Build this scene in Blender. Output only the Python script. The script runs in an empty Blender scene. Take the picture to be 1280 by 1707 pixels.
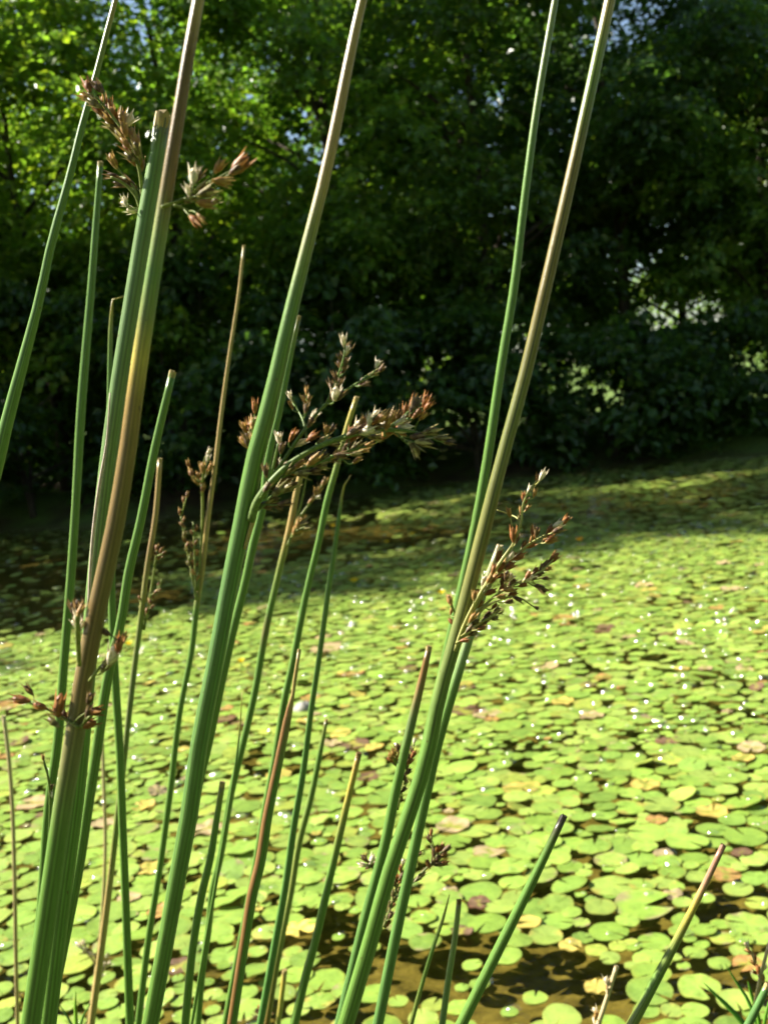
import bpy, math, random
import numpy as np
from mathutils import Vector, Matrix

# ------------------------------------------------------------------ camera, sky, sun, exposure
SC = bpy.context.scene
COL = SC.collection
R = math.radians
F_PX = 1707.0                      # focal length in photograph pixels
CAM = Vector((0.0, 0.0, 1.0))      # a crouching photographer, 1 m above the water
PITCH, ROLL = R(5.44), R(6.0)
FWD = Vector((0, math.cos(PITCH), -math.sin(PITCH)))
R0, U0 = Vector((1, 0, 0)), Vector((0, math.sin(PITCH), math.cos(PITCH)))
RGT = R0 * math.cos(ROLL) - U0 * math.sin(ROLL)
UPV = U0 * math.cos(ROLL) + R0 * math.sin(ROLL)
cam = bpy.data.cameras.new('camera')
cam.sensor_fit = 'VERTICAL'; cam.sensor_height = 36; cam.sensor_width = 36
cam.lens = 36.0
cam.clip_start = 0.02; cam.clip_end = 1000
cam.dof.use_dof = True; cam.dof.focus_distance = 0.40; cam.dof.aperture_fstop = 23
co = bpy.data.objects.new('camera', cam); COL.objects.link(co)
m = Matrix.Identity(4)
for i in range(3):
    m[i][0] = RGT[i]; m[i][1] = UPV[i]; m[i][2] = -FWD[i]; m[i][3] = CAM[i]
co.matrix_world = m
SC.camera = co

SUN_EL, SUN_AZ = R(41), R(-75)     # high on the left, a little behind the pond
SUN_DIR = Vector((math.sin(SUN_AZ) * math.cos(SUN_EL), math.cos(SUN_AZ) * math.cos(SUN_EL), math.sin(SUN_EL)))
w = bpy.data.worlds.new('World'); SC.world = w; w.use_nodes = True
nt = w.node_tree
sky = nt.nodes.new('ShaderNodeTexSky'); sky.sky_type = 'NISHITA'; sky.sun_disc = False
sky.sun_elevation = SUN_EL; sky.sun_rotation = SUN_AZ; sky.air_density = 1.2; sky.dust_density = 1.0
bg = nt.nodes['Background']; bg.inputs['Strength'].default_value = 0.05
nt.links.new(sky.outputs[0], bg.inputs['Color'])
sl = bpy.data.lights.new('sun', 'SUN'); sl.energy = 5.0; sl.angle = R(0.53); sl.color = (1.0, 0.95, 0.84)
so = bpy.data.objects.new('sun', sl); COL.objects.link(so)
so.rotation_euler = (-SUN_DIR).to_track_quat('-Z', 'Y').to_euler()
so.location = (-6, 8, 20)
SC.view_settings.view_transform = 'Standard'; SC.view_settings.look = 'None'
SC.view_settings.exposure = 1.82; SC.view_settings.gamma = 1.0
SC.view_settings.use_curve_mapping = False
SC.render.engine = 'CYCLES'
SC.cycles.use_denoising = True
SC.cycles.max_bounces = 5; SC.cycles.diffuse_bounces = 3; SC.cycles.transmission_bounces = 2; SC.cycles.glossy_bounces = 2; SC.cycles.transparent_max_bounces = 8
SC.cycles.use_adaptive_sampling = True; SC.cycles.adaptive_threshold = 0.025
SC.cycles.caustics_reflective = False; SC.cycles.caustics_refractive = False

rng = np.random.default_rng(7)
random.seed(7)

# ------------------------------------------------------------------ helpers
def ray(px, py):
    return (FWD + RGT * ((px - 640.0) / F_PX) + UPV * ((853.5 - py) / F_PX))
def at(px, py, Y):                 # the point seen at a photograph pixel, Y metres ahead
    d = ray(px, py); return CAM + d * (Y / d.y)
def on_water(px, py, z=0.0):
    d = ray(px, py); return CAM + d * ((z - CAM.z) / d.z)
def project(p):                    # arrays (n,3) -> pixel x, y, depth
    q = np.asarray(p) - np.array(CAM)
    d = q @ np.array(FWD); d = np.where(d < 1e-3, 1e-3, d)
    return 640 + F_PX * (q @ np.array(RGT)) / d, 853.5 - F_PX * (q @ np.array(UPV)) / d, d

def new_mesh(name, v, f, mat, smooth=True, col=None, uv=None, extra=None):
    """v (n,3); f = (m,k) array or list of such arrays; col (n,3) vertex colours; uv (n,2) per vertex"""
    v = np.asarray(v, dtype=np.float32)
    fl = f if isinstance(f, list) else [f]
    fl = [np.asarray(a, dtype=np.int32) for a in fl if len(a)]
    loops = np.concatenate([a.ravel() for a in fl])
    tot = np.concatenate([np.full(len(a), a.shape[1], dtype=np.int32) for a in fl])
    me = bpy.data.meshes.new(name)
    me.vertices.add(len(v)); me.vertices.foreach_set('co', v.ravel())
    me.loops.add(len(loops)); me.loops.foreach_set('vertex_index', loops)
    me.polygons.add(len(tot))
    st = np.concatenate([[0], np.cumsum(tot)[:-1]]).astype(np.int32)
    me.polygons.foreach_set('loop_start', st)
    me.polygons.foreach_set('loop_total', tot)
    me.polygons.foreach_set('use_smooth', np.full(len(tot), smooth, dtype=bool))
    if col is not None:
        a = me.attributes.new('tint', 'FLOAT_COLOR', 'POINT')
        c = np.ones((len(v), 4), dtype=np.float32); c[:, :3] = col
        a.data.foreach_set('color', c.ravel())
    if uv is not None:
        u = me.uv_layers.new(name='UVMap')
        u.data.foreach_set('uv', np.asarray(uv, dtype=np.float32)[loops].ravel())
    me.update(calc_edges=True)
    if mat: me.materials.append(mat)
    return me

def link(name, me, parent=None, loc=None):
    o = bpy.data.objects.new(name, me); COL.objects.link(o)
    if loc is not None: o.location = loc
    if parent is not None: o.parent = parent
    return o
def tag(o, label=None, cat=None, group=None, kind=None):
    if label: o['label'] = label
    if cat: o['category'] = cat
    if group: o['group'] = group
    if kind: o['kind'] = kind
    return o
def empty(name, loc, label=None, cat=None, group=None):
    o = bpy.data.objects.new(name, None); COL.objects.link(o)
    o.location = loc; o.empty_display_size = 0.05
    return tag(o, label, cat, group)

class NT:
    """tiny node-tree helper"""
    def __init__(s, name):
        s.m = bpy.data.materials.new(name); s.m.use_nodes = True
        s.t = s.m.node_tree; s.t.nodes.clear()
        s.out = s.n('ShaderNodeOutputMaterial')
    def n(s, typ, **kw):
        x = s.t.nodes.new(typ)
        for k, v in kw.items(): setattr(x, k, v)
        return x
    def l(s, a, b): s.t.links.new(a, b)
    def noise(s, scale, detail=4, rough=0.6, vec=None):
        x = s.n('ShaderNodeTexNoise'); x.inputs['Scale'].default_value = scale
        x.inputs['Detail'].default_value = detail; x.inputs['Roughness'].default_value = rough
        if vec is not None: s.l(vec, x.inputs['Vector'])
        return x.outputs['Fac']
    def ramp(s, fac, stops):
        x = s.n('ShaderNodeValToRGB'); e = x.color_ramp.elements
        while len(e) < len(stops): e.new(0.5)
        for i, (p, c) in enumerate(stops):
            e[i].position = p; e[i].color = (*c, 1) if len(c) == 3 else c
        s.l(fac, x.inputs['Fac']); return x.outputs['Color']
    def mix(s, fac, a, b, mode='MIX'):
        x = s.n('ShaderNodeMix', data_type='RGBA', blend_type=mode)
        for sock, v in ((x.inputs[0], fac), (x.inputs[6], a), (x.inputs[7], b)):
            if hasattr(v, 'links'): s.l(v, sock)
            elif isinstance(v, (int, float)): sock.default_value = v
            else: sock.default_value = (*v, 1)
        return x.outputs[2]
    def attr(s, name='tint'):
        x = s.n('ShaderNodeAttribute', attribute_name=name); return x.outputs['Color']
    def geo(s): return s.n('ShaderNodeNewGeometry')
    def objco(s): return s.n('ShaderNodeTexCoord').outputs['Object']
    def uv(s): return s.n('ShaderNodeTexCoord').outputs['UV']
    def bump(s, h, strength=0.3, dist=0.001):
        x = s.n('ShaderNodeBump'); x.inputs['Strength'].default_value = strength; x.inputs['Distance'].default_value = dist
        s.l(h, x.inputs['Height']); return x.outputs['Normal']
    def scale(s, vec, xyz):
        x = s.n('ShaderNodeMapping'); x.inputs['Scale'].default_value = xyz; s.l(vec, x.inputs['Vector']); return x.outputs[0]
    def bsdf(s, col, rough=0.5, spec=0.5, normal=None, **kw):
        p = s.n('ShaderNodeBsdfPrincipled')
        if hasattr(col, 'links'): s.l(col, p.inputs['Base Color'])
        else: p.inputs['Base Color'].default_value = (*col, 1)
        if hasattr(rough, 'links'): s.l(rough, p.inputs['Roughness'])
        else: p.inputs['Roughness'].default_value = rough
        p.inputs['Specular IOR Level'].default_value = spec
        if normal is not None: s.l(normal, p.inputs['Normal'])
        for k, v in kw.items(): p.inputs[k].default_value = v
        return p.outputs[0]
    def mixs(s, fac, a, b):
        x = s.n('ShaderNodeMixShader')
        if hasattr(fac, 'links'): s.l(fac, x.inputs[0])
        else: x.inputs[0].default_value = fac
        s.l(a, x.inputs[1]); s.l(b, x.inputs[2]); return x.outputs[0]
    def transl(s, col, normal=None):
        x = s.n('ShaderNodeBsdfTranslucent')
        if hasattr(col, 'links'): s.l(col, x.inputs['Color'])
        else: x.inputs['Color'].default_value = (*col, 1)
        return x.outputs[0]
    def schlick(s, f0, normal=None):
        lw = s.n('ShaderNodeLayerWeight'); lw.inputs['Blend'].default_value = 0.5
        if normal is not None: s.l(normal, lw.inputs['Normal'])
        p = s.n('ShaderNodeMath', operation='POWER'); p.inputs[1].default_value = 5; s.l(lw.outputs['Facing'], p.inputs[0])
        q = s.n('ShaderNodeMath', operation='MULTIPLY_ADD'); q.inputs[1].default_value = 1 - f0; q.inputs[2].default_value = f0; s.l(p.outputs[0], q.inputs[0])
        return q.outputs[0]
    def done(s, sh): s.l(sh, s.out.inputs['Surface']); return s.m

# ------------------------------------------------------------------ materials
def mat_rush():
    t = NT('rush_skin'); c = t.attr()
    n = t.noise(1.0, 5, 0.65, t.scale(t.uv(), (14, 90, 1)))        # blotches stretched along the stem
    n2 = t.noise(1.0, 3, 0.6, t.scale(t.uv(), (60, 6, 1)))        # fine lengthwise streaks
    c = t.mix(0.55, c, t.ramp(n, [(0.3, (0.55, 0.5, 0.45)), (0.62, (1.15, 1.1, 1.05))]), 'MULTIPLY')
    c = t.mix(0.5, c, t.ramp(n2, [(0.35, (0.6, 0.62, 0.6)), (0.65, (1.25, 1.25, 1.2))]), 'MULTIPLY')
    n3 = t.noise(1.0, 2, 0.5, t.scale(t.uv(), (9, 420, 1)))       # small brown nicks and specks
    k = t.ramp(n3, [(0.70, (0, 0, 0)), (0.76, (1, 1, 1))])
    c = t.mix(t.mix(1.0, k, (0.75, 0.75, 0.75), 'MULTIPLY'), c, (0.07, 0.04, 0.015))
    b = t.bump(n2, 0.35, 0.0004)
    return t.done(t.bsdf(c, 0.29, 0.45, b))
def mat_tint(name, rough=0.55, tr=0.0, noise=80, spec=0.4):
    t = NT(name); c = t.attr()
    n = t.noise(noise, 3, 0.6, t.objco())
    c = t.mix(0.6, c, t.ramp(n, [(0.3, (0.5, 0.5, 0.5)), (0.7, (1.3, 1.25, 1.2))]), 'MULTIPLY')
    s = t.bsdf(c, rough, spec)
    if tr: s = t.mixs(tr, s, t.transl(c))
    return t.done(s)
def mat_leaf(name, tr=0.5, rough=0.38, gain=(1.7, 1.9, 0.8)):
    t = NT(name); c = t.attr()
    ct = t.mix(1.0, c, gain, 'MULTIPLY')
    s = t.bsdf(c, rough, 0.45)
    return t.done(t.mixs(tr, s, t.transl(ct)))
def mat_pad():
    t = NT('lily_pad_skin'); c = t.attr()
    g = t.geo().outputs['Position']
    n = t.noise(38, 5, 0.65, g); n2 = t.noise(160, 3, 0.6, g)
    c = t.mix(0.55, c, t.ramp(n, [(0.32, (0.55, 0.6, 0.45)), (0.5, (1, 1, 1)), (0.72, (1.35, 1.22, 0.95))]), 'MULTIPLY')
    # radial veins from the UV (u = angle, v = radius)
    wv = t.n('ShaderNodeTexWave', wave_type='BANDS', bands_direction='X'); wv.inputs['Scale'].default_value = 5.0
    wv.inputs['Distortion'].default_value = 1.2; wv.inputs['Detail'].default_value = 2
    t.l(t.uv(), wv.inputs['Vector'])
    c = t.mix(0.22, c, t.ramp(wv.outputs['Fac'], [(0.0, (0.75, 0.8, 0.6)), (0.25, (1, 1, 1))]), 'MULTIPLY')
    # insect marks and rot spots
    sp = t.ramp(n2, [(0.66, (0, 0, 0)), (0.74, (1, 1, 1))])
    c = t.mix(t.mix(1.0, sp, (0.55, 0.55, 0.55), 'MULTIPLY'), c, (0.12, 0.075, 0.02))
    b = t.bump(n, 0.5, 0.004)
    rgh = t.ramp(n2, [(0.3, (0.24,) * 3), (0.7, (0.5,) * 3)])
    s = t.bsdf(c, rgh, 0.5, b)
    return t.done(t.mixs(0.18, s, t.transl(c)))
def mat_water():
    t = NT('pond_water'); g = t.geo().outputs['Position']
    n = t.noise(9, 3, 0.5, g); n2 = t.noise(60, 2, 0.5, g)
    h = t.mix(0.3, n, n2)
    b = t.bump(h, 0.12, 0.02)
    gl = t.n('ShaderNodeBsdfGlossy'); gl.inputs['Roughness'].default_value = 0.06; t.l(b, gl.inputs['Normal'])
    tp = t.n('ShaderNodeBsdfTransparent'); tp.inputs['Color'].default_value = (0.86, 0.78, 0.52, 1)
    return t.done(t.mixs(t.schlick(0.022, b), tp.outputs[0], gl.outputs[0]))
def mat_ground():
    t = NT('earth'); g = t.geo().outputs['Position']
    sep = t.n('ShaderNodeSeparateXYZ'); t.l(g, sep.inputs[0])
    n = t.noise(3.0, 8, 0.7, g); n2 = t.noise(26, 6, 0.7, g); n3 = t.noise(0.8, 3, 0.5, g)
    mud = t.ramp(n2, [(0.28, (0.03, 0.028, 0.011)), (0.42, (0.085, 0.08, 0.026)), (0.6, (0.15, 0.14, 0.048)), (0.8, (0.24, 0.22, 0.11))])
    soil = t.ramp(n, [(0.3, (0.03, 0.022, 0.012)), (0.7, (0.085, 0.06, 0.03))])
    grass = t.ramp(n2, [(0.3, (0.05, 0.09, 0.018)), (0.7, (0.14, 0.2, 0.04))])
    land = t.mix(t.ramp(n3, [(0.4, (0, 0, 0)), (0.55, (1, 1, 1))]), soil, grass)
    far = t.n('ShaderNodeMapRange'); far.inputs[1].default_value = 19; far.inputs[2].default_value = 22; t.l(sep.outputs[1], far.inputs[0])
    land = t.mix(far.outputs[0], land, grass)
    mr = t.n('ShaderNodeMapRange'); mr.inputs[1].default_value = -0.02; mr.inputs[2].default_value = 0.05; t.l(sep.outputs[2], mr.inputs[0])
    c = t.mix(mr.outputs[0], mud, land)
    return t.done(t.bsdf(c, 0.85, 0.2, t.bump(n2, 0.5, 0.015)))
def mat_bark():
    t = NT('bark'); o = t.objco()
    n = t.noise(1.0, 6, 0.7, t.scale(o, (22, 22, 4)))
    c = t.ramp(n, [(0.3, (0.02, 0.016, 0.011)), (0.55, (0.075, 0.06, 0.042)), (0.75, (0.15, 0.13, 0.1))])
    return t.done(t.bsdf(c, 0.9, 0.2, t.bump(n, 0.8, 0.02)))
def mat_drop():
    t = NT('water_drop')  # reflectance raised so the added domes glint in the sun
    gl = t.n('ShaderNodeBsdfGlossy'); gl.inputs['Roughness'].default_value = 0.10
    tp = t.n('ShaderNodeBsdfTransparent'); tp.inputs['Color'].default_value = (0.97, 0.98, 0.95, 1)
    return t.done(t.mixs(t.schlick(0.10), tp.outputs[0], gl.outputs[0]))

M_RUSH = mat_rush(); M_FLOR = mat_tint('floret_skin', 0.5, 0.3, 900, 0.35); M_DRY = mat_tint('dry_straw', 0.6, 0.1, 500)
M_PAD = mat_pad(); M_WATER = mat_water(); M_GROUND = mat_ground(); M_BARK = mat_bark(); M_DROP = mat_drop()
M_LEAF = mat_leaf('tree_leaf', 0.5, 0.3); M_BLADE = mat_leaf('grass_blade', 0.35, 0.4, (1.5, 1.6, 0.9))
M_PETAL = mat_leaf('yellow_petal', 0.3, 0.5, (1, 1, 0.7)); M_STONE = mat_tint('pale_stone', 0.7, 0.0, 40)

# ------------------------------------------------------------------ setting: ground with the pond basin, water
def smooth(a, b, x):
    t = np.clip((x - a) / (b - a), 0, 1); return t * t * (3 - 2 * t)
def shore(x):  return 13.3 + 0.35 * np.sin(x * 0.9 + 1) + 0.25 * np.sin(x * 2.3) + 0.03 * x - 4.5 * smooth(5.2, 12, -np.asarray(x, dtype=float))
def ground_z(x, y):
    x = np.asarray(x, dtype=float); y = np.asarray(y, dtype=float)
    wob = 0.03 * np.sin(x * 3.1 + y * 1.7) + 0.02 * np.sin(x * 7.3 - y * 5.1)
    near = 0.24 * (1 - smooth(0.85, 1.35, y + 0.06 * np.sin(x * 4))) - 0.02
    s = y - shore(x)
    bed = -0.05 - 0.10 * smooth(1.3, 2.6, y) + 0.12 * smooth(-4, 0, s)
    bedn = bed + wob * 0.6
    z = np.where(y < 1.35, np.maximum(near, bedn), bedn)
    z = z + 0.42 * smooth(-0.5, 1.0, s) + 0.9 * smooth(1, 25, s) + 2.2 * smooth(18, 70, s)
    side = smooth(17, 23, np.abs(x)) * 0.6
    z = np.where(y < 16, np.maximum(z, -0.2 + side), z)
    return z + wob * 0.5 * (y > 13)
gx = np.unique(np.concatenate([np.linspace(-3, 3, 61), np.linspace(-24, 24, 97), np.linspace(-150, 150, 31)]))
gy = np.unique(np.concatenate([np.linspace(-1, 4, 81), np.linspace(4, 24, 81), np.linspace(24, 80, 29), np.linspace(80, 260, 10), [-10, -5, -3]]))
X, Y = np.meshgrid(gx, gy); Z = ground_z(X, Y)
nx, ny = len(gx), len(gy)
idx = np.arange(nx * ny).reshape(ny, nx)
quads = np.stack([idx[:-1, :-1], idx[:-1, 1:], idx[1:, 1:], idx[1:, :-1]], -1).reshape(-1, 4)
tag(link('ground', new_mesh('ground', np.stack([X, Y, Z], -1).reshape(-1, 3), quads, M_GROUND)), 'muddy ground that dips under the pond and rises as a bank', None, None, 'structure')
wv = np.array([(-26, 0.8, 0), (26, 0.8, 0), (26, 16, 0), (-26, 16, 0)])
tag(link('water', new_mesh('water', wv, np.array([[0, 1, 2, 3]]), M_WATER)), 'shallow brown pond water between the lily pads', None, None, 'structure')

# ------------------------------------------------------------------ trees
def tube(pts, rad, sides=8, rib=0.0, cap=True):
    """swept tube: returns verts, quads, ring parameter (n), angle parameter"""
    P = np.asarray(pts, dtype=float); n = len(P); rad = np.asarray(rad, dtype=float)
    T = np.gradient(P, axis=0); T /= np.linalg.norm(T, axis=1)[:, None] + 1e-12
    ref = np.array([0.0, 1.0, 0.0]) if abs(T[0] @ np.array([0, 1.0, 0])) < 0.9 else np.array([1.0, 0, 0])
    A = np.cross(T, ref); A /= np.linalg.norm(A, axis=1)[:, None]
    B = np.cross(T, A)
    th = np.linspace(0, 2 * math.pi, sides, endpoint=False)
    rr = 1 + rib * np.where(np.arange(sides) % 2, -1, 1)
    V = P[:, None] + rad[:, None, None] * rr[None, :, None] * (np.cos(th)[None, :, None] * A[:, None] + np.sin(th)[None, :, None] * B[:, None])
    i = np.arange(n - 1)[:, None] * sides; j = np.arange(sides)[None]; k = (j + 1) % sides
    Q = np.stack([i + j, i + k, i + sides + k, i + sides + j], -1).reshape(-1, 4)
    tri = []
    V = V.reshape(-1, 3)
    if cap:
        V = np.vstack([V, P[0], P[-1]]); c0, c1 = len(V) - 2, len(V) - 1
        jj = np.arange(sides); kk = (jj + 1) % sides
        tri = np.concatenate([np.stack([np.full(sides, c0), kk, jj], -1), np.stack([np.full(sides, c1), (n - 1) * sides + jj, (n - 1) * sides + kk], -1)])
    return V, Q, tri

def unit(a): return a / (np.linalg.norm(a, axis=-1, keepdims=True) + 1e-9)

def leaf_mesh(name, centers, axis, normal, size, col, mat):
    """one folded four-cornered leaf per row"""
    n = len(centers); axis = unit(axis); side = unit(np.cross(normal, axis)); nor = np.cross(axis, side)
    s = size[:, None]; wd = s * (0.30 + 0.08 * rng.random((n, 1)))
    base = centers - axis * s * 0.5; tip = centers + axis * s * 0.5 - nor * s * 0.12
    midp = centers - axis * s * 0.06
    lf = midp + side * wd + nor * s * 0.10; rt = midp - side * wd + nor * s * 0.10
    V = np.stack([base, rt, tip, lf], 1).reshape(-1, 3)
    k = np.arange(n)[:, None] * 4
    T = np.concatenate([k + np.array([[0, 1, 2]]), k + np.array([[0, 2, 3]])])
    return new_mesh(name, V, T, mat, False, np.repeat(col, 4, axis=0))

def foliage(lobes, lrad, n_spray, per, leaf, col, droop=0.35, spr=0.30, flat=0.3):
    """leaf sprays round lobe centres: centres, axes, normals, sizes, colours"""
    L = len(lobes)
    li = rng.integers(0, L, n_spray)
    d = unit(rng.normal(size=(n_spray, 3)))
    rr = rng.random(n_spray) ** 0.45
    C = lobes[li] + d * (rr * lrad[li])[:, None] * np.array([1, 1, 0.75])
    out = unit(d * np.array([1, 1, 0.2]) + rng.normal(size=(n_spray, 3)) * 0.3)
    N = unit(np.stack([rng.normal(size=n_spray) * 0.3, rng.normal(size=n_spray) * 0.3, np.ones(n_spray)], 1) + out * droop)
    tw = unit(np.cross(N, out))
    ax = unit(np.cross(tw, N))
    si = np.repeat(np.arange(n_spray), per); m_ = len(si)
    a = (rng.random(m_) - 0.35) * spr * 2; b = rng.normal(size=m_) * spr * 0.38
    P = C[si] + ax[si] * a[:, None] + tw[si] * b[:, None] + N[si] * (rng.normal(size=m_) * spr * flat * 0.4 - a * a * 0.5)[:, None]
    la = unit(ax[si] * 0.8 + tw[si] * np.sign(b)[:, None] * 0.7 + rng.normal(size=(m_, 3)) * 0.35 - np.array([0, 0, 0.25]))
    ln = unit(N[si] + rng.normal(size=(m_, 3)) * 0.38)
    sz = leaf * (0.65 + 0.7 * rng.random(m_))
    sprc = 0.75 + 0.5 * rng.random(n_spray)
    cc = col[None] * (sprc[si] * (0.75 + 0.5 * rng.random(m_)))[:, None]
    cc = cc * (1 + np.array([[0.5, 0.1, -0.2]]) * (rng.random((m_, 1)) ** 3))
    return P, la, ln, sz, cc

def make_tree(kind, x, y, h, cr, cb, n_lobes, n_spray, label, cat, group, leaf=0.075, col=(0.045, 0.10, 0.022), per=18, stems=1, lean=0.0, trunk_r=0.1, spr=0.3):
    z0 = float(ground_z(x, y)) - 0.05
    root = empty(kind, (x, y, z0), label, cat, group)
    # trunk
    for s in range(stems):
        n = 14; t = np.linspace(0, 1, n)
        a = rng.random() * 6.28; sp = 0.0 if stems == 1 else 0.25 * cr
        wx = np.cumsum(rng.normal(size=n)) * 0.05 * h * 0.18; wy = np.cumsum(rng.normal(size=n)) * 0.05 * h * 0.18
        hh = h * (0.86 if stems == 1 else 0.6 + 0.3 * rng.random())
        tp = np.stack([wx * t + math.cos(a) * sp * t + lean * t, wy * t + math.sin(a) * sp * t, t * hh], 1)
        V, Q, T = tube(tp, trunk_r / math.sqrt(stems) * (1.05 - 0.9 * t) * (1 + 0.5 * np.exp(-t * 18)), 10)
        link('trunk' if stems == 1 else 'stem', new_mesh('trunk', V, [Q, T], M_BARK), root)
    # lobes
    u = rng.random(n_lobes)
    zz = cb + (h - cb) * (0.06 + 0.94 * u)
    prof = np.sin(np.clip((zz - cb) / (h - cb), 0, 1) * math.pi * 0.86 + 0.35) ** 0.7
    ang = rng.random(n_lobes) * 6.283
    rad = cr * prof * (0.35 + 0.65 * rng.random(n_lobes) ** 0.5)
    cx = np.interp(zz / h, t, tp[:, 0]) if stems == 1 else zz / h * lean
    cy = np.interp(zz / h, t, tp[:, 1]) if stems == 1 else zz * 0
    lob = np.stack([cx + np.cos(ang) * rad, cy + np.sin(ang) * rad, zz], 1)
    lr = (0.20 + 0.22 * rng.random(n_lobes)) * cr * (0.75 + 0.4 * prof)
    # limbs reach the lobes
    order = np.argsort(-rad)[:max(5, n_lobes // 3)]
    for i in order:
        zb = max(0.18 * h, lob[i, 2] - 0.55 * rad[i] - 0.1)
        p0 = np.array([np.interp(zb / hh, t, tp[:, 0]), np.interp(zb / hh, t, tp[:, 1]), zb]); p2 = lob[i]
        p1 = (p0 + p2) / 2 + np.array([0, 0, 0.12 * rad[i]]) + rng.normal(size=3) * 0.08
        s = np.linspace(0, 1, 7)[:, None]
        lp = (1 - s) ** 2 * p0 + 2 * s * (1 - s) * p1 + s * s * p2
        V, Q, T = tube(lp, trunk_r * 0.36 * (1.05 - 0.9 * s[:, 0]), 6)
        link('limb', new_mesh('limb', V, [Q, T], M_BARK), root)
    P, la, ln, sz, cc = foliage(lob, lr, n_spray, per, leaf, np.array(col), spr=spr)
    keep = P[:, 2] > 0.02 - min(0.25, z0 * 0.5)
    o = link('crown' if cat == 'tree' else 'foliage', leaf_mesh('leaves', P[keep], la[keep], ln[keep], sz[keep], cc[keep], M_LEAF), root)
    o['kind'] = 'stuff'
    return root

FRONT = 'trees in the row along the far shore'
DK, MD, LT = (0.05, 0.105, 0.022), (0.115, 0.21, 0.03), (0.16, 0.26, 0.035)  # sun and shade put into the leaf colour: dark, middle and light tones
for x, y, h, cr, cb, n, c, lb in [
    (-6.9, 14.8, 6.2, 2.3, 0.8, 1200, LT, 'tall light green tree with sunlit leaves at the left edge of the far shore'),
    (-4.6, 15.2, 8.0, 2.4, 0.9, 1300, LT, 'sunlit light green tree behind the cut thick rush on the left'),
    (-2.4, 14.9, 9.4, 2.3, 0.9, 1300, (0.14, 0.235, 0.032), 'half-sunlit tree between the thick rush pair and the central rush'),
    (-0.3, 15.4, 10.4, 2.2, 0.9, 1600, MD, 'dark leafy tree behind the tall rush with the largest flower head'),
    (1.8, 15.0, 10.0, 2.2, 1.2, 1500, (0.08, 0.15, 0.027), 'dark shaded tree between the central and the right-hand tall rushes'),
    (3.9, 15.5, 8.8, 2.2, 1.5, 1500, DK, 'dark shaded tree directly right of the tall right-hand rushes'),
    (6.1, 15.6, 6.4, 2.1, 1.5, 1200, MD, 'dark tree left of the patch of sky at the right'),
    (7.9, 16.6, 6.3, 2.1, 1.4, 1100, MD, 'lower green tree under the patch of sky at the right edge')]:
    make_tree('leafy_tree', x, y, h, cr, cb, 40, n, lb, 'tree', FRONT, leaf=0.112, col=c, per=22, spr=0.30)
# trees outside the frame that shade the pond, and the second row behind
for i, (x, y, h) in enumerate([(-8.2, 13.2, 13.0), (-9.8, 11.7, 12.4), (-11.4, 10.6, 12.0), (-13.2, 9.8, 11.5), (-15.4, 9.4, 10.5), (10.4, 17.0, 7.0)]):
    make_tree('leafy_tree', x, y, h, 2.5, 0.9, 34, 1000, 'leafy tree on the far shore standing outside the picture', 'tree', 'shore trees beside the view', leaf=0.15, col=MD, per=16, spr=0.36)
BACKL = ['second-row tree farthest left, behind the sunlit leaves', 'second-row light green tree behind the leftmost slanting rush', 'second-row tree behind the gap between thick pair and central rush', 'second-row dark tree behind the largest flower head',
         'second-row dark tree behind the gap left of the right-hand rushes', 'second-row tree above the sunlit gap at the right', 'second-row tree beyond the right edge, under the sky']
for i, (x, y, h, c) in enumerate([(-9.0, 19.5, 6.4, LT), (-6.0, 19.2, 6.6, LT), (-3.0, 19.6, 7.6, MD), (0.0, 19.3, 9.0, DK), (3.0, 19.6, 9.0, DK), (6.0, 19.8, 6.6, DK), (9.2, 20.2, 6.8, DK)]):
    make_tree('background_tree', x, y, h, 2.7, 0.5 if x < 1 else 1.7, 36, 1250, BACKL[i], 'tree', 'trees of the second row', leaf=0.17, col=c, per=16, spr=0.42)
# unseen trees added behind the photographer to cut the sky's fill light
for i, (x, y, h) in enumerate([(-9.0, -7.0, 10.0), (-4.6, -7.6, 11.0), (-0.4, -7.2, 11.0), (3.9, -7.5, 11.0), (8.2, -6.6, 10.5), (11.5, -2.5, 10.0), (12.5, 2.5, 9.0)]):
    make_tree('leafy_tree', x, y, h + 2, 2.9, 0.6, 34, 800, 'unseen leafy tree added behind the photographer to block sky light', 'tree', 'trees added behind the photographer', leaf=0.22, col=MD, per=14, spr=0.45)
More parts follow.
